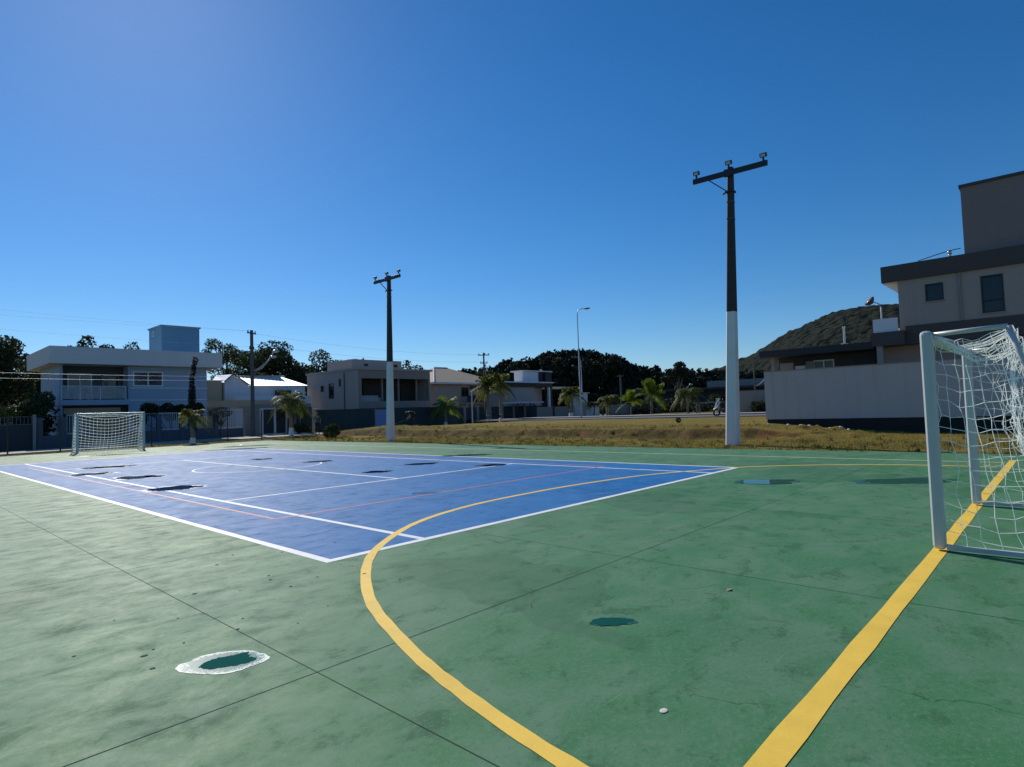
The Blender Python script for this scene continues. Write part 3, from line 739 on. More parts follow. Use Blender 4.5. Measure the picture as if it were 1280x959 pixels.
# roof band: a sloping pale parapet all round with soffit
fz0, fz1 = 6.05, 7.3
MB().prism([(6.25,48.7),(18.3,48.7),(18.3,57.3),(6.25,57.3)],fz0,fz0+.25).build('soffit','fascia',bh)
m = MB(); o_, i_ = [(6.2,48.65),(18.35,48.65),(18.35,57.4),(6.2,57.4)], [(6.5,48.95),(18.05,48.95),(18.05,57.1),(6.5,57.1)]
m.add([(x,y,fz0-.02) for x,y in o_]+[(x,y,fz1) for x,y in o_]+[(x,y,fz1) for x,y in i_]+[(x,y,fz0+.3) for x,y in i_],
      [(k,(k+1)%4,4+(k+1)%4,4+k) for k in range(4)]+[(4+k,4+(k+1)%4,8+(k+1)%4,8+k) for k in range(4)]+[(8+k,8+(k+1)%4,12+(k+1)%4,12+k) for k in range(4)]+[(k,12+k,12+(k+1)%4,(k+1)%4) for k in range(4)])
m.build('roof_band','fascia',bh)
MB().box(14.6,17.7,52.0,55.3,6.3,9.78).build('tank_block','tank_blue',bh)
MB().box(14.5,17.8,51.9,55.4,9.78,9.9).build('tank_cap','tank_blue',bh)
window(bh,'x',14.6,54.0,54.5,9.1,9.55,'white_trim','lens',.02,.05)
window(bh,'y',yF,*wins[0],'white_trim','glass_blue',.12,.09,(12.85,))
window(bh,'y',yF+1.6,7.75,9.35,3.5,5.5,'white_trim','glass_blue',.1,.09,(8.55,),name='balcony_door')
MB().box(7.85,9.25,yF+1.62,yF+1.66,4.95,5.4).build('blind','curtain',bh)
window(bh,'y',yF+1.6,10.0,11.2,3.5,5.3,'dim_rail','glass_dark',.1,.06,name='balcony_door')
rl = MB()
for x in (7.05, 8.2, 9.5, 11.2): rl.box(x-.03,x+.03,yF-.2,yF-.14,3.35,4.4)
rl.box(7.05,11.2,yF-.2,yF-.14,4.36,4.42); br = rl.build('balcony_railing','white_rail',bh)
MB().box(7.1,11.15,yF-.18,yF-.165,3.42,4.34).build('glass_panel','rail_glass',br)
m = MB()
for z_ in (4.24, 3.26): m.box(11.6 if z_ > 4 else xL+.01,xR,yF-.05,yF-.003,z_,z_+.07)
m.build('moulding','white_trim',bh)
MB().box(8.0,8.6,yF+.9,yF+1.4,3.36,4.1).box(8.75,9.3,yF+.9,yF+1.4,3.36,3.85).build('balcony_furniture','curtain',bh)
window(bh,'x',xL,52.6,53.0,2.9,5.4,'white_trim','glass_blue',.1,.05)

def fence_run(root, p0, p1, z0, z1, gap=.16, t=.025, mat='white_rail', name='railing'):
    p0, p1 = Vector((*p0,0)), Vector((*p1,0)); L_ = (p1-p0).length; n = max(2, int(L_/gap)); m = MB()
    for i in range(n+1):
        p = p0.lerp(p1, i/n); m.box(p.x-t/2,p.x+t/2,p.y-t/2,p.y+t/2,z0,z1)
    for z_ in (z0+.04, z1-.02): m.bar((p0.x,p0.y,z_),(p1.x,p1.y,z_),t*1.6)
    return m.build(name, mat, root)
def slab_wall(mb, p0, p1, z0, z1, t=.18):
    p0, p1 = Vector((*p0,0)), Vector((*p1,0)); d = (p1-p0).normalized(); q = Vector((-d.y,d.x,0))*t/2
    mb.prism([tuple((p0-q).xy),tuple((p1-q).xy),tuple((p1+q).xy),tuple((p0+q).xy)],z0,z1); return mb
def at_line(a, b, x): return (x, a[1]+(b[1]-a[1])*(x-a[0])/(b[0]-a[0]))
FA, FB = (-4,40.1), (21,46.6)
LNX = lambda x: at_line(FA, FB, x)
fw_ = thing('garden_fence','dark low wall with pale railings in front of the blue house','fence',(*LNX(11),0))
m = MB(); slab_wall(m, LNX(4.6), LNX(16.6), -.2, .85); m.build('low_wall','blue_dark',fw_)
for a, b, mt in ((6.1,7.0,'white_rail'),(7.3,9.2,'dim_rail'),(9.4,11.9,'dim_rail'),(12.0,13.6,'white_rail'),(13.8,15.6,'dim_rail')):
    fence_run(fw_, LNX(a), LNX(b), .86, 2.15, .15, .03, mt)
m = MB()
for x in (4.6,5.9,7.15,11.95,13.7,16.5):
    c = LNX(x); MB().box(c[0]-.15,c[0]+.15,c[1]-.16,c[1]+.16,-.2,2.0).build('pillar','blue_dark',fw_)
fw2 = thing('garden_fence','dark panel fence at the left edge with thin pale rails','fence',(*LNX(1),0))
m = MB(); slab_wall(m, LNX(-4), LNX(4.4), -.2, 1.55); m.build('panel','dark_wall',fw2)
fence_run(fw2, LNX(-4), LNX(4.2), 1.56, 2.1, .2, .02, 'dim_rail'); 
m = MB(); c = LNX(4.3); m.box(c[0]-.08,c[0]+.08,c[1]-.3,c[1]-.12,-.1,2.2); m.build('end_post','stone_grey',fw2)
fw3 = thing('garden_fence','white railing over a low grey wall beside the utility pole','fence',(*LNX(18),0))
m = MB(); slab_wall(m, LNX(16.8), LNX(18.9), -.2, .75); m.build('low_wall','blue_dark',fw3); fence_run(fw3, LNX(16.8), LNX(18.8), .76, 2.3, .17, .035, 'white_rail')
m = MB(); c = LNX(20.2); m.box(19.35,20.6,c[1]+.1,c[1]+.5,-.1,2.5); m.build('pillar','stone_grey',fw3)

# sports fence with dark posts along the far verge
sf = thing('wire_fence','thin wire fence on dark posts along the strip of grass behind the far goal','fence',(9,36.8,0))
for x in (2.33,4.65,7.0,9.3,11.6,13.95,16.3): MB().tube([(x,36.8,-.2),(x,36.8,2.05)],.038,6).build('post','black_metal',sf)
m = MB()
for z_ in (.25,1.1,2.0): m.tube([(-1,36.8,z_),(16.3,36.8,z_)],.004,4)
m.build('wires','wire',sf)

# --- white house with the shining metal roof
wh = thing('house','small white house with a gabled glaring metal roof','house',(25,57,0))
x0, x1, y0, y1 = 22.1, 24.5, 56.5, 62
MB().add([(21.7,56.5,0),(24.1,56.5,0),(24.1,56.5,4.95),(22.5,56.5,6.0),(21.7,56.5,5.3)],[(0,1,2,3,4)]).add([(24.1,56.5,0),(29.6,55.2,0),(29.6,55.2,4.8),(24.1,56.5,4.85)],[(0,1,2,3)]).add([(21.7,56.5,0),(21.7,62,0),(21.7,62,5.3),(21.7,56.5,5.3)],[(0,1,2,3)]).add([(29.6,55.2,0),(29.6,62,0),(29.6,62,4.8),(29.6,55.2,4.8)],[(0,1,2,3)]).build('wall','white_wall',wh)
m = MB(); nr = 46
for k in range(nr+1):   # corrugated sheet
    s = k/nr; zz = .05*(k % 2)
    m.v += [(24.0+5.9*s,56.25-1.35*s,4.88+zz-.02),(22.45+6.2*s,60.6-1.35*s,6.15+zz)]
m.f = [(2*k,2*k+2,2*k+3,2*k+1) for k in range(nr)]
m.add([(22.45,60.6,6.15),(28.65,57.85,6.15),(28.0,62,5.0),(21.5,62.0,5.0)],[(0,1,2,3)])
m.add([(21.55,56.3,5.2),(22.5,56.3,6.05),(22.45,60.6,6.2),(21.3,59.5,5.2)],[(0,1,2,3)]); m.build('roof','roof_metal',wh)
MB().bar((22.47,56.35,6.08),(24.1,56.3,4.95),.12).bar((22.47,56.35,6.08),(21.6,56.35,5.3),.12).build('barge_board','dark_trim',wh)
window(wh,'y',55.45,26.4,28.0,3.9,4.4,'dark_trim','glass_dark',.1,.06,proud=.25)
MB().box(21.5,29.4,53.6,55.2,0,3.75).build('lower_block','white_wall',wh)
MB().box(18.3,29.5,53.2,55.3,3.75,4.25).build('canopy','beige_wall',wh) if False else MB().box(18.6,25.2,53.0,53.55,2.7,3.3).build('canopy','beige_wall',wh)
an = thing('outbuilding','blank beige rendered block standing between the blue house and the white gabled house','building',(19.8,58,0))
MB().box(18.6,21.5,56.8,61,0,5.35).build('wall','beige_wall',an); MB().box(18.5,21.6,56.7,61.1,5.35,5.45).build('coping','fascia',an)
fw4 = thing('entrance_gate','white framed gate with dark infill beneath the white house','gate',(22.5,47.4,0))
for a, b in ((20.9,22.0),(22.05,23.1)):
    f = MB().frame('y',46.6,0,.06,a,b,.05,2.35,.08).build('gate_leaf','white_rail',fw4); MB().box(a+.08,b-.08,46.62,46.64,.1,2.3).build('infill','dark_wall',f)
MB().box(20.2,25.6,46.7,46.9,2.4,2.75).build('lintel','stone_grey',fw4); [MB().box(a,b,46.6,46.9,-.1,2.395).build('pillar','dark_wall',fw4) for a, b in ((19.9,20.195),(23.3,24.4),(24.6,25.6))]
nh = thing('wall','sunlit white garden wall glimpsed behind the double palm','wall',(29,53,0)); MB().box(26.0,29.2,52.9,53.1,0,2.6).box(26.0,29.2,52.85,53.15,2.6,2.68).build('panel','white_wall',nh)
# parasol
pr = thing('parasol','small bright white parasol open behind the dark garden wall','parasol',(31.0,54.4,0))
MB().tube([(31,54.4,0),(31,54.4,2.6)],.03,6).build('pole','white_rail',pr)
m = MB(); n = 12; m.v = [(31,54.4,2.72)]+[(31+1.1*math.cos(2*math.pi*k/n),54.4+1.1*math.sin(2*math.pi*k/n),2.28) for k in range(n)]; m.f = [(0,1+k,1+(k+1)%n) for k in range(n)]; m.build('canopy','white_trim',pr)

# --- taupe flat-roofed house
th = thing('house','taupe flat-roofed two-storey house with a deep upper terrace','house',(35,46.5,0))
X0, X1, Y0, Y1 = 30.4, 40.0, 46.5, 56.2
MB().wall('x',X0,.2,Y0,Y1,0,6.05,[(52.7,53.3,4.1,4.75),(50.7,51.7,3.3,4.9),(49.3,49.7,4.5,5.3)]).box(X1-.2,X1,Y0+.2,Y1,0,6.05).box(X0+.2,X1-.2,Y1-.2,Y1,0,6.05).build('wall','taupe_light',th)
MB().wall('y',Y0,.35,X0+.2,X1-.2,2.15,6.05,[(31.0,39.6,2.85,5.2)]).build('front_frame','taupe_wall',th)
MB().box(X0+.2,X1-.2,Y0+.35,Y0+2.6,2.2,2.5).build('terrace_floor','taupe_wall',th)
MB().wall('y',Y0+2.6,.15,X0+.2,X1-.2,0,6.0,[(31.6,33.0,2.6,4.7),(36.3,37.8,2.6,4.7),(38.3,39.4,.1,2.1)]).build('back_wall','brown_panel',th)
MB().box(X0-.12,X1+.12,Y0-.15,Y1+.1,6.05,6.25).build('roof','taupe_light',th)
MB().box(32.5,39.0,50.5,55.5,6.25,7.5).build('roof_block','taupe_light',th)
for x in (34.0,37.9): MB().box(x,x+.5,50.46,50.52,6.8,7.05).build('vent','black_metal',th)
for x in (33.9,36.0,38.4): MB().box(x-.08,x+.08,Y0+.6,Y0+.76,2.5,6.0).build('terrace_column','taupe_wall',th)
window(th,'y',Y0+2.6,31.6,33.0,2.6,4.7,'dark_trim','glass_dark',.1,.08,(32.3,),name='terrace_door'); window(th,'y',Y0+2.6,36.3,37.8,2.6,4.7,'dark_trim','glass_dark',.1,.08,(37.05,),name='terrace_door')
window(th,'x',X0,52.7,53.3,4.1,4.75,'dark_trim','glass_dark',.1,.05); window(th,'x',X0,50.7,51.7,3.3,4.9,'dark_trim','glass_dark',.1,.06); window(th,'x',X0,49.3,49.7,4.5,5.3,'dark_trim','glass_dark',.1,.05)
MB().box(31.3,33.9,Y0+.9,Y0+1.5,2.5,3.25).box(31.3,33.9,Y0+1.4,Y0+1.55,3.25,3.5).build('terrace_furniture','curtain',th)
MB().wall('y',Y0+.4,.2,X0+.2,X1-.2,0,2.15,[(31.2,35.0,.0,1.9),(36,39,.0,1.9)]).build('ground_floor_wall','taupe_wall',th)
MB().tube([(X0-.08,48.6,0),(X0-.08,48.6,5.9)],.05,6).build('downpipe','dark_trim',th)
gw = thing('garden_wall','long dark green garden wall in front of the taupe flat-roofed house','wall',(31,43,0))
m = MB(); slab_wall(m,(25.8,46.2),(29.0,44.2),-.1,2.1); slab_wall(m,(29.0,44.2),(30.6,43.9),-.1,2.1); slab_wall(m,(32.9,43.8),(41.0,43.6),-.1,2.1); m.build('panel','green_dark_wall',gw)
bg = thing('garage_gate','pale blue garage gate set in the dark garden wall','gate',(31.7,43.8,0))
MB().box(30.75,32.75,43.8,43.86,.0,1.95).build('leaf','gate_blue',bg); m = MB()
for k in range(5): m.box(30.75,32.75,43.77,43.797,.15+k*.4,.18+k*.4)
m.build('ribs','gate_blue',bg); [MB().box(a,a+.13,43.75,43.95,-.1,2.05).build('jamb','stone_grey',bg) for a in (30.62,32.75)]

# --- hip-roofed house
hh = thing('house','cream house with a tan hipped tile roof and a balcony','house',(54,56.5,.2))
X0, X1, Y0, Y1, ez = 48.9, 61.0, 56.5, 68, 5.5
MB().wall('y',Y0,.25,X0,X1,0,ez,[(53.6,55.0,3.6,4.9)]).wall('x',X0,.25,Y0+.25,Y1,0,ez).box(X1-.25,X1,Y0+.25,Y1,0,ez).build('wall','cream_wall',hh)
window(hh,'y',Y0,53.6,55.0,3.6,4.9,'dark_trim','glass_dark',.12,.09,(54.3,))
m = MB(); e = .8; ridge = [(53.6,62.2,8.05),(56.2,62.2,8.05)]
m.v = [(X0-e,Y0-e,ez),(X1+e,Y0-e,ez),(X1+e,Y1+e,ez),(X0-e,Y1+e,ez)]+ridge; m.f = [(0,1,5,4),(1,2,5),(2,3,4,5),(3,0,4),(0,3,2,1)]
rf = m.build('roof','roof_tile',hh)
MB().tube([(X0-e,Y0-e,ez+.06),(53.6,62.2,8.1)],.07,6).tube([(53.6,62.2,8.12),(56.2,62.2,8.1)],.06,6).build('ridge_tiles','fascia',rf)
MB().box(X0-e,X1+e,Y0-e-.04,Y0-e+.02,ez-.22,ez+.03).box(X0-e-.04,X0-e+.02,Y0-e,Y1+e,ez-.22,ez+.03).build('gutter','fascia',hh)
MB().box(53.2,60.8,Y0-1.7,Y0,2.5,2.75).build('balcony_slab','taupe_light',hh)
m = MB().box(53.2,57.0,Y0-1.7,Y0-1.6,2.75,3.7); m.build('balcony_parapet','dark_wall',hh)
MB().box(57.0,60.8,Y0-1.2,Y0-1.15,2.75,3.4).build('balcony_railing','taupe_wall',hh)
for x in (53.3,57.0,60.6): MB().box(x-.14,x+.14,Y0-1.6,Y0-1.3,0,2.5).build('column','taupe_light',hh)
MB().box(55.3,56.3,Y0-.25,Y0-.01,4.7,5.1).build('air_conditioner','dark_trim',hh)
window(hh,'y',Y0-.02,58.2,59.6,.3,2.2,'dark_trim','glass_dark',.01,.09,name='door')
fw5 = thing('garden_fence','grey panelled garden wall with pale pillars before the cream hip-roofed house','fence',(48,47.6,.2))
m = MB().box(42.2,62.0,48.6,48.75,-.1,2.0); m.build('panel','dark_wall',fw5); m = MB()
for k in range(9): x = 42.4+k*2.2; MB().box(x-.18,x+.18,48.5,48.8,-.1,2.25).build('pillar','stone_grey',fw5)

# --- modern low house with a tower
mh = thing('house','low modern pale house with a brown roof band and a small boxy tower','house',(60,49.5,.2))
X0, X1, Y0, Y1 = 55.5, 64.2, 49.6, 53.5
MB().wall('y',Y0,.2,X0,61.2,0,4.6).wall('x',X0,.2,Y0+.2,Y1,0,4.6).wall('y',Y0+1.2,.2,61.2,X1,0,4.6,[(61.9,62.6,2.2,3.9)]).build('wall','taupe_light',mh)
window(mh,'y',Y0+1.2,61.9,62.6,2.2,3.9,'white_trim','glass_dark',.1,.08)
MB().box(54.2,X1+.2,Y0-.4,Y1,4.6,5.15).build('roof_band','brown_panel',mh); MB().box(54.0,X1+.5,Y0-.7,Y1+.2,5.15,5.32).build('roof','fascia',mh)
MB().box(59.9,63.3,50.6,52.2,5.32,6.85).build('tower','white_wall',mh); MB().box(63.3,65.6,50.5,52.3,4.6,6.85).build('tower_flank','brown_panel',mh); MB().box(59.5,66.1,50.2,52.6,6.85,7.02).build('tower_roof','fascia',mh)
MB().box(X1,65.5,Y0+.3,Y0+.6,0,6.8).build('brown_pier','brown_panel',mh)
MB().box(64.0,64.3,Y0-.3,Y0,0,4.6).build('column','white_trim',mh); MB().box(61.4,63.3,Y0+.2,Y0+.35,0,2.0).build('balustrade','white_wall',mh)
MB().box(66.6,71.5,Y0+1,Y0+4,4.55,4.75).build('side_canopy','fascia',mh)
cp = thing('carport','low pale carport roof on dark posts beside the modern house','carport',(56,46.5,.2)); MB().box(53.3,58.6,45.8,48.5,2.35,2.5).build('roof','fascia',cp); m = MB()
for x in (53.5,56,58.4): MB().box(x-.06,x+.06,45.9,46.02,0,2.35).bar((x,46,1.5),(x+.7,46,2.35),.06).build('post','black_metal',cp)
fw6 = thing('garden_fence','pale panelled garden wall below the modern house and the curved street lamp','fence',(62,44.5,.2))
for a, b, mt in ((56.0,58.2,'stone_grey'),(58.4,60.4,'stone_grey'),(60.6,62.4,'taupe_light'),(63.0,64.8,'white_wall'),(65.8,72.0,'stone_grey'),(72.2,76.5,'stone_grey')):
    slab_wall(MB(),(a,45.0-(a-56)*.42),(b,45.0-(b-56)*.42),.1,1.75,.15).build('panel',mt,fw6)
m = MB()
for x in (55.9,58.3,60.5,62.7,65.3,72.1,76.6): MB().box(x-.12,x+.12,44.85-(x-56)*.42,45.15-(x-56)*.42,.1,2.0).build('pillar','dark_wall',fw6)
kb = thing('sentry_box','narrow white cabin under the palm beside the tall slim lamp','cabin',(62,41.5,.2)); MB().box(61.2,62.9,41.8,43.2,.1,3.4).build('wall','white_wall',kb); MB().box(61.0,63.1,41.6,43.4,3.4,3.5).build('roof','fascia',kb); MB().box(61.7,62.4,41.76,41.797,.2,2.2).build('door','taupe_light',kb)

# --- long low dark house at the far side of the road
lh = thing('house','long low dark house under the wooded hill with pale roof edges','house',(78,33,.3))
MB().wall('x',74.5,.3,19,40,0,3.3,[(34,36,.8,2.4),(27,30,.4,2.4),(22,24,.8,2.4)]).wall('y',19,.3,74.8,90,0,3.3).build('wall','dark_wall',lh)
for a, b, c, d in ((34,36,.8,2.4),(27,30,.4,2.4),(22,24,.8,2.4)): window(lh,'x',74.5,a,b,c,d,'dark_trim','glass_dark',.15,.09,((a+b)/2,))
MB().box(73.4,90,18,41,3.3,3.6).build('roof','black_roof',lh); MB().box(77,86,22,31.5,3.6,4.55).build('roof_block','stone_grey',lh)
MB().box(73.36,73.4,18,41,3.45,3.62).build('roof_edge','dark_trim',lh)
cw = thing('garden_wall','pale grey garden wall seen between the white pole and the long grey yard wall','wall',(58.5,19,.4)); slab_wall(MB(),(58.6,19.6),(59.9,14),.3,2.65,.2).build('panel','house_grey',cw); slab_wall(MB(),(58.6,19.6),(59.9,14),2.65,2.72,.3).build('coping','dark_trim',cw)

# --- large grey house on the right
rh = thing('house','large grey two-storey house with dark overhanging roof and a tower block','house',(29,-5,0))
XU = 29.6
wz = [(-1.6,-.93,5.72,6.5),(-3.68,-2.92,4.92,6.52)]
MB().wall('x',XU,.25,-16,.12,4.3,6.95,wz).wall('y',.12-.25,.25,XU+.25,40,4.3,6.95).build('upper_wall','house_grey',rh)
for k, wd in enumerate(wz): 
    wd_ = window(rh,'x',XU,*wd,'black_metal','glass_dark',.12,.05 if k == 0 else .06,())
    MB().box(XU-.06,XU-.003,wd[0]-.05,wd[1]+.05,wd[2]-.06,wd[2]-.003).build('sill','stone_grey',wd_)
    if k: MB().box(XU+.0,XU+.06,wd[0]+.061,wd[1]-.061,wd[2]+.50,wd[2]+.56).build('transom','black_metal',wd_)
MB().box(XU-.13,41,-16.5,.75,6.83,7.58).build('roof_fascia','dark_trim',rh)
m = MB().box(XU+.0,XU+6,.125,.68,6.78,6.828); m.build('soffit','white_wall',rh)
MB().box(XU+.25,38,-15,-2.42,7.58,10.6).build('tower_block','block_grey',rh); MB().box(XU+.18,38.1,-15.1,-2.36,10.6,10.72).build('tower_coping','dark_trim',rh)
MB().box(XU-.06,XU+.9,-16,-.1,3.86,4.7).build('band','dark_trim',rh)
MB().box(XU-.5,XU+6,-.1,1.2,3.85,4.48).box(XU-.1,XU+6,-.3,-.1,3.85,4.3).build('terrace_slab','dark_trim',rh)
MB().box(XU-.35,XU-.2,.16,1.15,4.48,5.12).box(XU-.2,XU+5,1.0,1.15,4.48,5.12).build('parapet','white_wall',rh)
MB().wall('x',XU+.6,.25,-16,1.1,0,3.86,[(-.7,.78,1.0,2.98)]).build('ground_floor_wall','taupe_wall',rh)
MB().box(XU+.62,XU+.66,-.7,.78,1.0,2.98).build('shutter','brown_panel',rh)
MB().box(XU-.4,XU-.15,.8,1.05,0,3.85).build('column','stone_grey',rh)
MB().wall('x',XU+1.4,.2,1.15,6.1,0,3.78,[(3.35,4.35,2.25,3.52),(4.75,5.3,.1,3.3)]).wall('y',5.9,.2,XU+1.6,40,0,3.78).build('pavilion_wall','dark_wall',rh)
MB().box(XU+1.37,XU+1.397,4.3,4.72,.2,3.5).box(XU+1.37,XU+1.397,5.35,6.05,.2,3.5).build('pale_pier','stone_grey',rh)
MB().box(XU+1.36,XU+1.397,2.4,3.3,1.8,3.5).build('stone_panel','brown_panel',rh)
window(rh,'x',XU+1.4,3.35,4.35,2.25,3.52,'white_trim','glass_dark',.1,.06,(3.85,))
MB().box(XU+1.46,XU+1.5,4.75,5.3,.1,3.3).build('door','white_trim',rh)
MB().box(XU-.2,41,1.21,6.55,3.78,4.12).build('pavilion_roof','black_roof',rh)
for y in (1.75,2.15): MB().sphere((XU+1.33,y,2.75),.07,8,5).build('wall_light','lens',rh,smooth=True)
MB().box(XU+.3,XU+.42,6.0,6.12,0,3.78).build('pavilion_post','stone_grey',rh)
MB().tube([(XU+.5,2.6,4.12),(XU+.5,2.6,4.95)],.05,8).tube([(XU+.5,2.6,4.12),(XU+.5,2.6,4.2)],.16,8).tube([(XU+.5,2.6,4.95),(XU+.5,2.6,5.05)],.07,8).build('flue','galvanised',rh)
MB().tube([(XU+.2,-1.9,7.58),(XU+.2,-1.9,7.78)],.06,8).sphere((XU+.2,-1.9,7.8),.10,10,6).build('roof_vent','chrome',rh,smooth=True)
MB().tube([(XU-.1,-.75,7.6),(XU-.05,-1.4,7.75),(XU+.15,-1.9,7.88),(XU+.2,-2.3,7.92)],.02,5).build('loose_cable','wire',rh)
for y_ in (-2.2,): MB().tube([(XU-.05,y_,4.72),(XU-.05,y_,6.82)],.04,8).build('downpipe','stone_grey',rh)
yw = thing('yard_wall','long smooth grey yard wall with a dark plinth in front of the large grey house','wall',(26.2,-5,0))
MB().box(26.2,26.42,-26,5.2,.60,2.85).box(26.42,34,4.98,5.2,.60,2.85).build('wall_panel','yard_wall',yw)
m = MB(); m.box(26.235,26.4,-25.98,5.16,-.4,.60); m.build('plinth','plinth',yw)
MB().box(26.17,26.45,-26.02,5.23,2.85,2.89).build('coping','stone_grey',yw)

# ------------------------------------------------------------------ vegetation
def leaves(blobs, n, size, flat=.5, shell=.65):
    """leaf clumps scattered through ellipsoid blobs -> arrays of quads"""
    vol = np.array([b[3]*b[4]*b[5] for b in blobs])**.75; pr_ = vol/vol.sum()
    idx = rng.choice(len(blobs), n, p=pr_); B = np.array(blobs)[idx]
    d = rng.normal(size=(n,3)); d /= np.linalg.norm(d,axis=1)[:,None]
    r = np.where(rng.random(n) < shell, rng.uniform(.72,1.05,n), rng.random(n)**.4)
    C_ = B[:,:3]+d*r[:,None]*B[:,3:6]
    a = rng.normal(size=(n,3)); a /= np.linalg.norm(a,axis=1)[:,None]
    b = np.cross(a, rng.normal(size=(n,3))); b /= np.linalg.norm(b,axis=1)[:,None]
    s = size*rng.uniform(.5,1.3,n)[:,None]
    V = np.stack([C_-a*s, C_-b*s*flat, C_+a*s, C_+b*s*flat],1).reshape(-1,3)
    return V, np.arange(4*n).reshape(-1,4)
def tree(label, x, y, h, z0, blobs, n, size, mat='leaf_dark', trunk_r=.25, limbs=True, name='tree', group='trees behind the houses', flat=.5, shell=.6):
    t = thing(name, label, 'tree', (x,y,z0), group)
    m = MB(); m.tube([(x,y,z0-.3),(x+.1,y,z0+h*.3),(x-.1,y+.1,z0+h*.6),(x,y,z0+h*.85)],[trunk_r,trunk_r*.8,trunk_r*.55,trunk_r*.15],7)
    if limbs:
        for b in blobs:
            s = (x,y,z0+max(h*.3,(b[2]-z0)*.55)); m.tube([s,((s[0]+b[0])/2,(s[1]+b[1])/2,(s[2]*.4+b[2]*.6)),(b[0],b[1],b[2])],[trunk_r*.5,trunk_r*.3,.05],5)
    m.build('trunk','bark',t)
    V, F = leaves(blobs, n, size, flat, shell); fast_mesh('crown', V, F, mat, t, (x,y,z0))
    return t
def umbrella(x, y, z0, h, w, k, seed, thick=.35):
    q = random.Random(seed); bl = []
    for i in range(k):
        a = q.uniform(0, 2*math.pi); r = w*math.sqrt(q.random())*.8
        bl.append((x+r*math.cos(a), y+r*math.sin(a), z0+h*(1-.32*(r/w)**2)-q.uniform(0,h*thick)*.55-.7, w*q.uniform(.22,.42), w*q.uniform(.22,.42), h*q.uniform(.07,.13)))
    return bl
tree('wide dark pine standing at the left edge of the view', 6.0,75,10,0, umbrella(6.0,75,0,10.8,5.6,30,1,1.0), 14000, .22)
tree('dark bushy tree peeking out left of the blue house roof', 10.6,80,10,0, umbrella(10.8,80,0,10.2,3.2,12,2,.9), 4500, .24)
tree('round pine crown above the left part of the blue house roof', 15.4,84,12,0, umbrella(15.4,84,0,12.6,3.4,10,3,.35), 2600, .24)
tree('low dark crown barely above the blue house roof, second from the left', 20.2,94,12.5,0, umbrella(20.2,94,0,12.8,3.2,8,4,.3), 1800, .26)
tree('dark crown left of the blue tank block', 21.6,84,11.7,0, umbrella(21.4,84,0,12.0,2.6,7,5,.3), 1600, .24)
eb = [(27.6,74.7,11.2,1.1,1.1,.8),(29.3,74.2,10.4,1.2,1.1,1.0),(30.4,73.6,9.2,1.0,1.0,.8),(28.2,74.4,9.3,1.2,1.0,.8),(26.8,75,9.9,.8,.8,.7),(29.6,74,7.6,1.1,1,.6),(28.4,74.3,6.9,1.3,1,.6),(30.9,73.6,7.4,.7,.7,.5),(27.4,74.7,7.9,.7,.7,.5),(30.2,73.8,5.9,1.2,1,.6)]
tree('airy eucalyptus with open branches just right of the blue house', 29.1,74.3,11.2,0, eb, 4200, .15, 'leaf_mid', .22, shell=.3)
tree('big umbrella-shaped pine above the shining metal roof', 35.6,77.5,12,0, umbrella(35.4,77.5,0,12.6,6.0,36,7,.95), 15000, .21)
tree('dark spreading pine right of the big umbrella-shaped one', 40.6,72.2,11,0, umbrella(40.6,72.2,0,11.3,4.8,28,8,1.0), 11000, .21)
tree('dense dark tree behind the double palm', 29.8,66,8,0, umbrella(29.8,66,0,7.6,3.4,12,18,.9), 3600, .22)
tree('dark crown behind the roof block of the taupe house', 50.4,76.5,10.4,0, umbrella(50.4,76.5,0,10.8,2.8,8,9,.3), 1800, .26)
tree('small round dark crown over the right side of the taupe house', 55.5,78,10.5,0, umbrella(55.5,78,0,10.9,2.2,6,10,.3), 1400, .26)
tree('tall airy dark tree right of the farther floodlight pole', 58.8,74.8,10.3,0, umbrella(58.8,74.8,0,10.6,3.0,10,11,.6), 2000, .22)
tree('thin dark tree between the taupe house and the hip-roofed house', 62.0,71.5,9.5,0, umbrella(62.0,71.5,0,9.6,2.0,6,12,.7), 1100, .22)
tree('dark tree crown peeking over the left of the tan tiled roof', 70.8,77,9.8,0, umbrella(70.8,77,0,10.2,4.0,9,13,.4), 2000, .28)
tree('dark tree crown behind the right slope of the tan tiled roof', 75.0,74,9.9,0, umbrella(75.2,74,0,10.1,4.2,10,14,.6), 2600, .28)
tree('leaning lone tree sticking out above the dark wood', 107.4,51.3,8.8,0, [(106.6,51.9,7.6,1.6,1.2,.9),(107.6,51.1,9.0,1.4,1.2,1.0),(105.6,52.8,6.6,1.8,1.4,.7),(108.6,50.6,7.6,1.2,1,.9)], 1500, .28, 'leaf_far')
# garden shrubs and undergrowth
def shrub(label, x, y, z0, blobs, n, size, mat='leaf_mid', cat='shrub', name='shrub', group='garden shrubs'):
    t = thing(name, label, cat, (x,y,z0), group)
    m = MB()
    for b in blobs[:5]: m.tube([(x,y,z0-.1),((x+b[0])/2,(y+b[1])/2,(z0+b[2])/2),(b[0],b[1],b[2])],[.05,.035,.012],5)
    m.build('stem','bark',t); V, F = leaves(blobs, n, size); fast_mesh('foliage', V, F, mat, t, (x,y,z0)); return t
q = random.Random(5)
shrub('mass of dark shrubs behind the panel fence at the left edge',2,46.5,0,[(-3+q.uniform(0,9),46.5+q.uniform(0,4),q.uniform(.8,3.2),1.1,1.1,.9) for _ in range(22)],6500,.17,'leaf_dark')
shrub('paler flowering shrub left of the blue house',5.1,46.6,0,[(5.2,46.6,2.6,.7,.6,.5),(4.7,46.4,2.9,.6,.5,.4),(5.7,46.8,3.3,.5,.5,.6),(4.0,46.5,2.6,.6,.5,.3)],1800,.10,'leaf_mid')
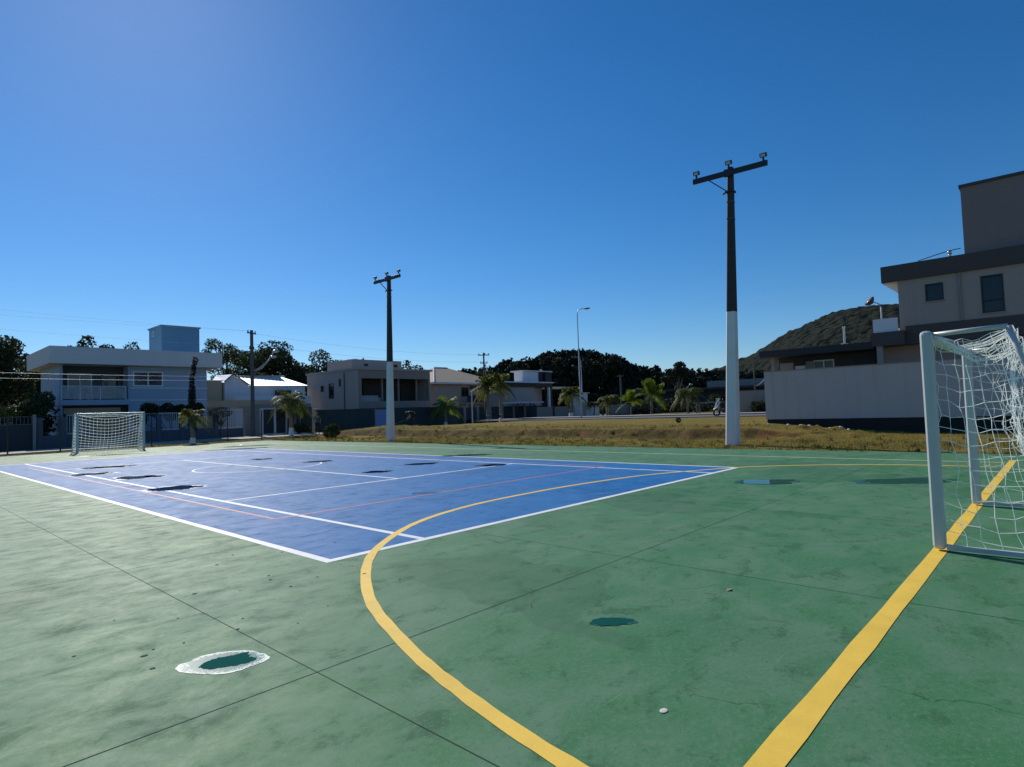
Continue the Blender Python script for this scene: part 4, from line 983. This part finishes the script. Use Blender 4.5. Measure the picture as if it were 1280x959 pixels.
shrub('dark hedge row behind the railings of the blue house',13.5,46.2,0,[(11.3+.55*k+q.uniform(-.2,.2),45.6+.12*k,1.9+q.uniform(-.2,.6),.55,.5,.5) for k in range(9)],4200,.11,'leaf_dark')
shrub('round clipped dark bush beside the person in teal',19.1,32.2,0,[(19.1,32.2,.42,.62,.62,.46),(19.15,32.1,.75,.4,.4,.22)],2400,.055,'leaf_dark')
shrub('low yellowish shrub at the foot of the double palm',22.4,43.4,0,[(22.6,43.4,.6,.6,.5,.4),(23.2,43.3,.5,.5,.5,.35)],900,.10,'leaf_mid')
shrub('sparse weed on the slope of the earth heap',21.0,27.4,.1,[(21,27.4,.42,.16,.16,.2),(21.1,27.3,.2,.14,.14,.14)],70,.05,'leaf_mid')
shrub('small dark stumpy weed on top of the grass bank',29.0,11.2,.4,[(29,11.2,.55,.16,.16,.16)],160,.05,'leaf_dark')
shrub('dark hedge at the foot of the pale grey garden wall',57.9,16.4,.4,[(57.8+.05*k,17.6-.7*k,1.0,.5,.6,.6) for k in range(5)],1800,.13,'leaf_dark')
shrub('dark bushes along the front of the long low house',71,31,.3,[(71+q.uniform(-1,1),19+k*1.5,q.uniform(.6,1.6),1.2,1.2,1.0) for k in range(15)],4200,.2,'leaf_dark')
# bare little tree by the railing
bt = thing('bare_tree','small nearly bare tree with an open fan of twigs in front of the white railing','tree',(13.7,37.6,0)); bt.location = (15.6,42.2,0); ROOTLOC[bt.name] = (15.6,42.2,0)
m = MB(); m.tube([(15.6,42.2,-.1),(15.62,42.2,1.0)],[.05,.04],6)
for k in range(16):
    a = q.uniform(0,2*math.pi); e = q.uniform(.35,1.0); m.tube([(15.62,42.2,1.0),(15.62+.4*e*math.cos(a),42.2+.4*e*math.sin(a),1.5),(15.62+.95*e*math.cos(a),42.2+.95*e*math.sin(a),q.uniform(1.9,2.5))],[.03,.02,.008],4)
m.build('trunk','bark',bt); V, F = leaves([(15.6,42.2,2.05,.85,.85,.4)],420,.07); fast_mesh('crown',V,F,'leaf_mid',bt,(15.6,42.2,0))
# cypress
cy = thing('cypress','very slim dark cypress in front of the blue house','tree',(14.55,44.95,0)); x, y = 14.55, 44.95
MB().tube([(x,y,0),(x+.05,y,3.5),(x+.25,y,6.3)],[.10,.06,.02],6).build('trunk','bark',cy)
V, F = leaves([(x,y,1.0+.42*k,.34*(1-.03*k)*(1 if k < 8 else .7),.34*(1-.03*k),.42) if k < 10 else (x+.1+.08*(k-10),y,5.35+.42*(k-10),.22,.22,.34) for k in range(13)],5200,.06); fast_mesh('crown',V,F,'cypress_leaf',cy,(x,y,0))

def make_palm(kind, seed, h, spread, nf, droop, mat='palm_leaf', white=False, label='', rise=.55, group='palms along the street'):
    q = random.Random(seed); t = thing('palm_tree', label, 'palm tree', (0,0,0), group)
    m = MB(); n = 9; pts = [(.06*math.sin(i*.7),.05*math.sin(i*.5+1),h*i/n-.1*(i == 0)) for i in range(n+1)]
    r0 = .12+.018*h
    m.tube(pts,[r0*(1.25 if i == 0 else 1)*(1-.35*i/n)*(1+.06*(i % 2)) for i in range(n+1)],8); tr = m.build('trunk','palm_bark',t,(0,0,0))
    if white: MB().tube([(0,0,-.02),pts[1],pts[2]],[r0*1.3,r0*1.12,r0*1.04],8,False).build('painted_base','white_trunk',tr,(0,0,0))
    top = Vector(pts[-1]); V = []; F = []
    for k in range(nf):
        a = 2*math.pi*k/nf*2.4+q.uniform(-.3,.3); el = q.uniform(-.25,1.15)*rise*1.6+(.1 if rise > .8 else 0)
        L_ = spread*q.uniform(.8,1.12); d = Vector((math.cos(a),math.sin(a),0)); pt = []; ns = 18
        for i in range(ns+1):
            s = i/ns; pt.append(top+d*(L_*s*math.cos(el)*(1-.12*s*s))+Vector((0,0,L_*(math.sin(el)*s-droop*s*s*(1.1-el*.35)))))
        side = Vector((-d.y,d.x,0))
        for i in range(ns):   # rachis
            w = .022*(1-i/ns)+.006; b = len(V); V += [pt[i]-side*w,pt[i]+side*w,pt[i+1]+side*w*.8,pt[i+1]-side*w*.8]; F.append((b,b+1,b+2,b+3))
        nl = 34
        for i in range(2, nl):
            s = i/nl; p = pt[min(ns-1,int(s*ns))].lerp(pt[min(ns,int(s*ns)+1)], s*ns-int(s*ns)); ax = (pt[min(ns,int(s*ns)+1)]-pt[int(s*ns)]).normalized()
            ll = spread*.27*math.sin(math.pi*(.12+.83*s))**.7
            for sg in (-1,1):
                dr = (side*sg*.8+ax*.55+Vector((0,0,q.uniform(-.55,.15)))).normalized(); e = p+dr*ll*q.uniform(.8,1.1)+Vector((0,0,-ll*.25)); mid = p+dr*ll*.55
                w = ax*.034*spread/2; b = len(V); V += [p-w,mid-w*.9,e,mid+w*.9]; F.append((b,b+1,b+2,b+3))
    fast_mesh('crown',np.array([tuple(v) for v in V]),np.array(F),mat,t)
    return t
PA = make_palm('a',1,1.75,1.25,26,.58,'palm_leaf',True,'short palm with a white-painted foot standing on the strip of grass near the far goal',.6); PA.location = (11.4,36.0,0)
PB = make_palm('b',2,2.95,1.95,28,.58,'palm_leaf',True,'taller palm of the pair in front of the shining metal roof',.6); PB.location = (20.6,40.9,0)
PC = copy_tree(PB,(23.4,45.6,0),1.3,.85,'shadier palm of the pair, leaning behind the taller one before the taupe house')
PD = make_palm('d',4,2.2,2.1,26,.55,'palm_fresh',True,'short bushy palm in front of the hip-roofed house, its trunk foot white',.55); PD.location = (37.6,41.5,0)
PE = make_palm('e',5,4.3,2.35,30,.58,'palm_leaf',True,'tallest palm, before the right slope of the tan roof',.7); PE.location = (46.2,41.9,.1)
PF = copy_tree(PE,(42.9,40.6,.1),2.1,.93,'tall palm standing close on the left of the tallest palm')
PG = copy_tree(PA,(57.2,40.2,.2),.7,1.75,'palm with a round drooping crown over the narrow white cabin'); 
PH = make_palm('h',8,2.2,1.9,28,.65,'palm_leaf',False,'round-headed palm in front of the grey utility pole and the dark wood',.5); PH.location = (60.2,36.6,.3)
PI = copy_tree(PH,(57.2,36.8,.3),2.,.72,'smaller yellowish palm left of the round-headed one')
PJ = make_palm('j',10,2.5,2.8,22,.42,'palm_fresh',False,'fresh green palm with upright fronds in front of the dark wood',1.0); PJ.location = (64.2,33.0,.3)
PK = copy_tree(PJ,(63.6,35.6,.3),2.4,.72,'low palm just left of the fresh upright one')
PL = copy_tree(PH,(52.6,22.3,.4),.9,1.02,'grey-green palm left of the motorcycle and the white pole')

# wood beyond the far houses (reads as one mass)
prof = [(104,113,12),(110,107,12.4),(114,102.5,14),(118,98.5,14.6),(121.5,94.6,16.2),(124.5,91,16.2),(128,87.6,16.2),(131,84.5,14.6),(133,82.3,13.8),(136,79.5,12),(137.5,77.7,11.2),(141.7,73.1,10.4),(144.6,70,10.8),(148.9,65.3,9.6),(151.8,62.2,9.4),(156,57,9.2),(162,50,8.6),(168,43,8.2),(174,36,8)]
bl = []
for i in range(len(prof)-1):
    for k in range(22):
        s = q.random(); x = prof[i][0]+(prof[i+1][0]-prof[i][0])*s; y = prof[i][1]+(prof[i+1][1]-prof[i][1])*s; h = prof[i][2]+(prof[i+1][2]-prof[i][2])*s
        dp = q.uniform(-14,6) if k > 2 else q.uniform(-3,3); zt = h-(q.uniform(1.2,2.2) if k < 3 else q.uniform(2.5,h))
        bl.append((x+dp*.74,y+dp*.68,max(1,zt),q.uniform(2.0,3.2),q.uniform(2.0,3.2),q.uniform(1.6,2.6)))
for i in range(120):     # pointed tops along the skyline
    k = q.randrange(len(prof)-1); s_ = q.random(); bl.append((prof[k][0]+(prof[k+1][0]-prof[k][0])*s_, prof[k][1]+(prof[k+1][1]-prof[k][1])*s_, prof[k][2]+(prof[k+1][2]-prof[k][2])*s_+q.uniform(-.6,.3), .5, .5, q.uniform(.7,1.3)))
V, F = leaves(bl, 150000, .5, .6, .7); struct(fast_mesh('woods', V, F, 'leaf_far'), 'stuff')
bl = []
for k in range(110):   # low wood filling the gap on the left behind the houses
    x = q.uniform(-6,44); bl.append((x,96+q.uniform(-4,8)-.25*x,q.uniform(1,5.5),q.uniform(2,3.4),q.uniform(2,3),q.uniform(1.4,2.4)))
V, F = leaves(bl, 46000, .42, .6, .7); struct(fast_mesh('woods', V, F, 'leaf_far'), 'stuff')

# hill
HP = [(-.32,8),(-.15,14),(-.02,26),(.02,30),(.065,39),(.107,53),(.148,62),(.185,66.5),(.23,68.5),(.40,66),(.60,74),(.8,80),(1.1,80),(1.4,50)]
def hprof(a):
    xs_ = [p[0] for p in HP]; return float(np.interp(a, xs_, [p[1] for p in HP]))
# angle 0 = direction of the left foot of the hill, growing to the right
base_ang = math.atan2(211+5.5, 477+3.1); V = []; na, nr_ = 620, 92
for j in range(nr_):
    for i in range(na):
        a = -.32+1.75*i/(na-1); rr = 300+j*5.5; s = (rr-300)/220
        prof_h = hprof(a)*math.sin(min(1,s)*math.pi/2)**1.1 if s < 1 else hprof(a)*(1-.12*(s-1))
        dx, dy = math.cos(base_ang-a), math.sin(base_ang-a); x, y = -3.1+dx*rr, -5.5+dy*rr
        h = prof_h+prof_h*.06*mnoise.noise(Vector((x*.02,y*.02,1)))+min(1,prof_h/8)*(1.8*mnoise.noise(Vector((x*.05,y*.05,5)))+2.2*abs(mnoise.noise(Vector((x*.11,y*.11,9))))+1.3*mnoise.noise(Vector((x*.3,y*.3,2))))
        V.append((x,y,h*1.0-1))
F = [(j*na+i+1,j*na+i,(j+1)*na+i,(j+1)*na+i+1) for j in range(nr_-1) for i in range(na-1)]
struct(fast_mesh('hill', np.array(V), np.array(F), 'hill'))

# ------------------------------------------------------------------ people
def skin(name, verts, edges, radii, mat, parent, sub=2):
    me = bpy.data.meshes.new(name); me.from_pydata([tuple(v) for v in verts], edges, [])
    me.materials.append(M[mat]); o = bpy.data.objects.new(name, me); COL.objects.link(o); o.parent = parent
    s = o.modifiers.new('skin','SKIN'); s.use_smooth_shade = True
    sv = me.skin_vertices[0].data if me.skin_vertices else None
    if sv is None:
        bm = bmesh.new(); bm.from_mesh(me); bm.verts.layers.skin.verify(); bm.to_mesh(me); bm.free(); sv = me.skin_vertices[0].data
    for i, r in enumerate(radii):
        sv[i].radius = (r if isinstance(r, tuple) else (r, r)); sv[i].use_root = (i == 0)
    d = o.modifiers.new('sub','SUBSURF'); d.levels = sub; d.render_levels = sub
    return o
def person(label, loc, rz, J, cloth, legs_mat, scale=1.0):
    """J: joint positions (x forward, y left, z up)"""
    t = thing('person', label, 'person', loc); t.rotation_euler = (0,0,rz); t.scale = (scale,)*3
    n = list(J); ix = {k: i for i, k in enumerate(n)}
    E = [('pelvis','spine'),('spine','chest'),('chest','neck'),('neck','chin'),('chin','crown')]
    for s in 'lr':
        E += [('chest','sho_'+s),('sho_'+s,'elb_'+s),('elb_'+s,'wri_'+s),('wri_'+s,'palm_'+s),('pelvis','hip_'+s),('hip_'+s,'kne_'+s),('kne_'+s,'ank_'+s),('ank_'+s,'toe_'+s)]
    rad = dict(pelvis=.12,spine=.115,chest=(.13,.12),neck=.055,chin=(.075,.085),crown=(.08,.09),sho=.06,elb=.042,wri=.028,palm=(.035,.02),hip=.085,kne=.056,ank=.04,toe=.032)
    rr = [rad.get(k, rad.get(k[:-2])) for k in n]
    body = skin('body',[J[k] for k in n],[(ix[a],ix[b]) for a,b in E],rr,'skin',t)
    # fingers
    for s in 'lr':
        w, p = Vector(J['wri_'+s]), Vector(J['palm_'+s]); d = (p-w).normalized(); sd = d.cross(Vector((1,0,0.2))).normalized(); fm = MB()
        for k, (o_, ln) in enumerate(((-.024,.066),(-.008,.076),(.008,.072),(.024,.056))):
            b0 = p+sd*o_; fm.tube([b0-d*.02,b0+d*ln*.5,b0+d*ln*.9+Vector((.018,0,0))],[.0095,.009,.006],5)
        fm.tube([w+d*.03+sd*-.03,w+d*.06+sd*-.055,w+d*.09+sd*-.05],[.011,.01,.007],5); fm.build('fingers','skin',t,(0,0,0),True)
    sh = ['pelvis','spine','chest','sho_l','sho_r','elb_l','elb_r']; si = {k:i for i,k in enumerate(sh)}
    mid = lambda a,b,f: tuple(Vector(J[a]).lerp(Vector(J[b]),f))
    sv = [J['pelvis'],J['spine'],J['chest'],J['sho_l'],J['sho_r'],mid('sho_l','elb_l',.75),mid('sho_r','elb_r',.75)]
    skin('shirt',sv,[(0,1),(1,2),(2,3),(2,4),(3,5),(4,6)],[.135,.135,.15,.08,.08,.065,.065],cloth,t)
    tv = [J['pelvis'],J['hip_l'],J['hip_r'],J['kne_l'],J['kne_r'],mid('kne_l','ank_l',.88),mid('kne_r','ank_r',.88)]
    skin('trousers',tv,[(0,1),(0,2),(1,3),(2,4),(3,5),(4,6)],[.135,.10,.10,.075,.075,.062,.062],legs_mat,t)
    for s in 'lr':
        a, b = Vector(J['ank_'+s]), Vector(J['toe_'+s]); skin('shoe',[a-Vector((.04,0,.03)),b+Vector((.03,0,0))],[(0,1)],[.05,.042],'dark_cloth',t,1)
    c, d = Vector(J['crown']), Vector(J['chin']); u = (c-d).normalized(); f = Vector((1,0,0))-u*u.x; f.normalize(); l = u.cross(f)
    MB().sphere(c-f*.018+u*.01,.103,12,8,(1,.92,.9)).build('hair','hair',t,(0,0,0),True)
    fc = MB(); hc = d.lerp(c,.45)
    fc.tube([hc+f*.075+u*.02,hc+f*.105-u*.012,hc+f*.085-u*.02],[.008,.013,.008],6); nose = fc.build('nose','skin',t,(0,0,0),True)
    em = MB()
    for sg in (-1,1): em.sphere(hc+f*.083+u*.025+l*sg*.03,.009,6,4)
    em.sphere(hc+f*.08-u*.045,.014,6,4,(.5,1.4,.4)); em.build('eyes_and_mouth','hair',t,(0,0,0))
    er = MB()
    for sg in (-1,1): er.sphere(hc+l*sg*.082,.026,6,4,(.7,.4,1.1))
    er.build('ear','skin',t,(0,0,0),True)
    return t
stand = dict(pelvis=(0,0,.95),spine=(0,0,1.14),chest=(.01,0,1.34),neck=(.02,0,1.5),chin=(.04,0,1.56),crown=(.03,0,1.66),
  sho_l=(0,.18,1.43),elb_l=(.02,.25,1.15),wri_l=(.14,.22,.93),palm_l=(.18,.21,.86),sho_r=(0,-.18,1.43),elb_r=(.0,-.26,1.15),wri_r=(.10,-.26,.92),palm_r=(.13,-.26,.85),
  hip_l=(0,.10,.9),kne_l=(.02,.11,.5),ank_l=(-.02,.12,.09),toe_l=(.13,.13,.04),hip_r=(0,-.10,.9),kne_r=(.04,-.11,.5),ank_r=(.03,-.12,.09),toe_r=(.18,-.13,.04))
bent = dict(pelvis=(0,0,.92),spine=(.16,0,1.05),chest=(.36,0,1.14),neck=(.50,0,1.15),chin=(.57,0,1.11),crown=(.66,0,1.10),
  sho_l=(.40,.18,1.13),elb_l=(.46,.22,.86),wri_l=(.60,.14,.68),palm_l=(.65,.10,.63),sho_r=(.40,-.18,1.13),elb_r=(.40,-.22,.85),wri_r=(.48,-.10,.66),palm_r=(.52,-.05,.61),
  hip_l=(0,.10,.88),kne_l=(.06,.12,.48),ank_l=(-.02,.13,.09),toe_l=(.13,.14,.04),hip_r=(0,-.10,.88),kne_r=(.10,-.12,.48),ank_r=(.07,-.13,.09),toe_r=(.22,-.14,.04))
person('person in a teal shirt standing on the pavement by the round bush',(22.6,40.3,.03),R(-120),stand,'teal_cloth','dark_cloth',1.0)
person('person in dark clothes bending over with a hoe on top of the earth heap',(25.2,30.6,gz(25.2,30.6)+.01),R(140),bent,'dark_cloth','dark_cloth',1.0)
hoe = thing('hoe','long-handled hoe held by the bending person','hoe',(24.8,30.9,.4))
hz = gz(24.0,31.6)
hm = MB().tube([(24.93,30.86,1.22),(24.72,31.02,1.0),(23.7,31.85,hz+.12)],.016,6).build('handle','palm_bark',hoe)
MB().box(23.62,23.74,31.78,31.95,hz-.02,hz+.13).build('blade','galvanised',hoe)

# ------------------------------------------------------------------ motorcycle (built along +x = forward) and table
mt = thing('motorcycle','dark motorcycle with a white and blue front fairing parked behind the nearer white pole','motorcycle',(0,0,0))
def torus(mb, c, R_, r, n=24, k=8):
    vs = []; 
    for i in range(n):
        a = 2*math.pi*i/n
        for j in range(k):
            b = 2*math.pi*j/k; rad = R_+r*math.cos(b); vs.append((c[0]+rad*math.cos(a), c[1]+r*math.sin(b), c[2]+rad*math.sin(a)))
    mb.add(vs,[(i*k+j,((i+1)%n)*k+j,((i+1)%n)*k+(j+1)%k,i*k+(j+1)%k) for i in range(n) for j in range(k)]); return mb
for x in (.72,-.68):
    w_ = torus(MB(),(x,0,.31),.25,.065).build('wheel','tyre',mt,(0,0,0),True)
    rim = torus(MB(),(x,0,.31),.19,.02,20,6); rim.tube([(x,-.05,.31),(x,.05,.31)],.05,8)
    for k in range(8):
        a = math.pi*k/4; rim.bar((x,0,.31),(x+.19*math.cos(a),0,.31+.19*math.sin(a)),.015)
    rim.build('rim','chrome',w_,(0,0,0))
skin('frame',[(-.1,0,.62),(.35,0,.78),(.45,0,.95),(-.1,0,.35),(.25,0,.38),(-.65,0,.33),(-.55,0,.78)],[(0,1),(1,2),(0,3),(3,4),(4,1),(3,5),(0,6)],[.06,.05,.04,.06,.06,.035,.05],'moto_black',mt,1)
MB().sphere((.05,0,.42),.19,12,8,(1.15,.75,.9)).box(-.12,.2,-.16,.16,.28,.42).build('engine','dark_trim',mt,(0,0,0),True)
MB().sphere((.16,0,.86),.22,14,8,(1.35,.72,.72)).build('fuel_tank','moto_black',mt,(0,0,0),True)
MB().sphere((-.36,0,.82),.2,12,6,(1.7,.72,.4)).sphere((-.68,0,.92),.13,10,6,(1.6,.7,.45)).build('seat','tyre',mt,(0,0,0),True)
m = MB()
for y in (-.09,.09): m.tube([(.72,y,.31),(.50,y,.98)],.026,8)
m.build('fork','chrome',mt,(0,0,0),True); MB().tube([(.42,-.36,1.06),(.5,-.12,1.02),(.5,.12,1.02),(.42,.36,1.06)],.016,6).build('handlebar','moto_black',mt,(0,0,0),True)
for y in (-.34,.34):
    MB().tube([(.43,y,1.06),(.46,y*1.05,1.2)],.008,5).sphere((.46,y*1.06,1.23),.06,8,5,(.4,1,.7)).build('mirror','moto_black',mt,(0,0,0),True)
MB().sphere((.58,0,.92),.19,14,8,(.7,.8,.9)).build('fairing','moto_black',mt,(0,0,0),True)
for y in (-.15,.15): MB().bar((.78,y*.6,.62),(.56,y,1.10),.05,.10).build('side_fairing','moto_white',mt,(0,0,0),bevel=.015)
m = MB(); m.v = [(.70,-.15,1.02),(.70,.15,1.02),(.52,.12,1.32),(.52,-.12,1.32),(.67,-.15,1.02),(.67,.15,1.02),(.50,.12,1.32),(.50,-.12,1.32)]; m.f = [(0,1,2,3),(7,6,5,4),(0,3,7,4),(1,5,6,2),(2,6,7,3),(0,4,5,1)]; m.build('windscreen','glass_blue',mt,(0,0,0))
MB().sphere((.74,0,.90),.085,10,6,(.5,1,.8)).build('headlight','lens',mt,(0,0,0),True)
m = MB(); 
for i in range(7):
    a0, a1 = R(40+i*15), R(55+i*15); m.add([(.72+.345*math.cos(a),y,.31+.345*math.sin(a)) for a in (a0,a1) for y in (-.075,.075)],[(0,1,3,2)])
m.build('front_mudguard','moto_white',mt,(0,0,0))
m = MB(); m.tube([(.1,-.14,.3),(-.3,-.17,.3),(-.85,-.18,.42)],[.03,.045,.06],8); m.build('exhaust','chrome',mt,(0,0,0),True)
MB().box(-1.02,-.70,-.2,.2,.985,1.28).build('top_box','moto_black',mt,(0,0,0),bevel=.05); MB().box(-.93,-.86,-.10,.10,.83,.91).build('tail_light','orange_line',mt,(0,0,0),bevel=.02)
MB().bar((-.30,.09,.80),(-.95,.09,.975),.03).bar((-.30,-.09,.80),(-.95,-.09,.975),.03).bar((-.95,-.1,.975),(-.95,.1,.975),.03).bar((-.55,0,.80),(-.9,0,.87),.06).build('rack','moto_black',mt,(0,0,0))
MB().bar((-.05,.12,.3),(-.15,.34,.01),.025).build('side_stand','chrome',mt,(0,0,0))
mt.location = (41.9,14.0,.443); mt.rotation_euler = (R(-4),0,R(152)); mt.scale = (1.05,)*3
tb = thing('table','pale slab table on thin legs beyond the road, left of the motorcycle','table',(53,21,.5))
MB().box(52.6,53.5,19.2,21.8,1.5,1.62).build('tabletop','stone_grey',tb)
for x in (52.75,53.35):
    for y in (19.5,21.5): MB().box(x-.06,x+.06,y-.06,y+.06,.5,1.5).build('leg','stone_grey',tb)
# stones at the foot of the yard wall
for k in range(7):
    x, y = 25.4+q.uniform(-.5,.3), 4.6-k*.55+q.uniform(-.2,.2); r = q.uniform(.05,.11)
    s_ = MB().sphere((x,y,gz(x,y)+r*.2),r,8,5,(1.3,1,.6)); s_.v = [tuple(Vector(v)+Vector((q.uniform(-.015,.015),)*3)) for v in s_.v]
    tag(s_.build('stone','pebble',origin=(x,y,gz(x,y))),'pale rubble stone in the loose row by the long grey yard wall','stone','stones by the yard wall')

# ------------------------------------------------------------------ light, sky, camera
AZ, EL = R(15.0), R(35)
sd = Vector((math.sin(AZ)*math.cos(EL), math.cos(AZ)*math.cos(EL), math.sin(EL)))
sl = bpy.data.lights.new('sun','SUN'); sl.energy = 4.2; sl.angle = R(.53); sl.color = (1,.94,.85)
so = bpy.data.objects.new('sun', sl); COL.objects.link(so); so.rotation_euler = sd.to_track_quat('Z','Y').to_euler(); so.location = (0,0,30)
w = bpy.data.worlds.new('World'); scene.world = w; w.use_nodes = True
N, L = w.node_tree.nodes, w.node_tree.links; bg_ = N['Background']
sk = N.new('ShaderNodeTexSky'); sk.sky_type = 'NISHITA'; sk.sun_disc = False; sk.sun_elevation = EL; sk.sun_rotation = AZ
sk.altitude = 0; sk.air_density = 1.0; sk.dust_density = .12; sk.ozone_density = 7.5
hs = N.new('ShaderNodeHueSaturation'); hs.inputs['Saturation'].default_value = 1.2
L.new(sk.outputs[0], hs.inputs['Color']); L.new(hs.outputs[0], bg_.inputs[0]); bg_.inputs[1].default_value = .095
F_, yaw, pitch, roll = 753.9, .825997377, .0446997562, -.0341528259
cyw, syw, cp_, sp_ = math.cos(yaw), math.sin(yaw), math.cos(pitch), math.sin(pitch)
fwd = Vector((syw*cp_, cyw*cp_, sp_)); rt_ = Vector((cyw,-syw,0)); up_ = rt_.cross(fwd)
r2 = rt_*math.cos(roll)+up_*math.sin(roll); u2 = -rt_*math.sin(roll)+up_*math.cos(roll)
cam = bpy.data.cameras.new('camera'); co = bpy.data.objects.new('camera', cam); COL.objects.link(co)
cam.sensor_fit = 'HORIZONTAL'; cam.sensor_width = 36; cam.lens = F_/1280*36; cam.clip_end = 4000; cam.clip_start = .05
mw = Matrix((( r2.x,u2.x,-fwd.x,-3.1458),(r2.y,u2.y,-fwd.y,-5.4650),(r2.z,u2.z,-fwd.z,1.4383),(0,0,0,1)))
co.matrix_world = mw; scene.camera = co
scene.render.engine = 'CYCLES'
vs = scene.view_settings; vs.view_transform = 'Standard'; vs.look = 'None'; vs.exposure = 0; vs.gamma = 1; vs.use_curve_mapping = False
scene.cycles.max_bounces = 6; scene.cycles.transparent_max_bounces = 6
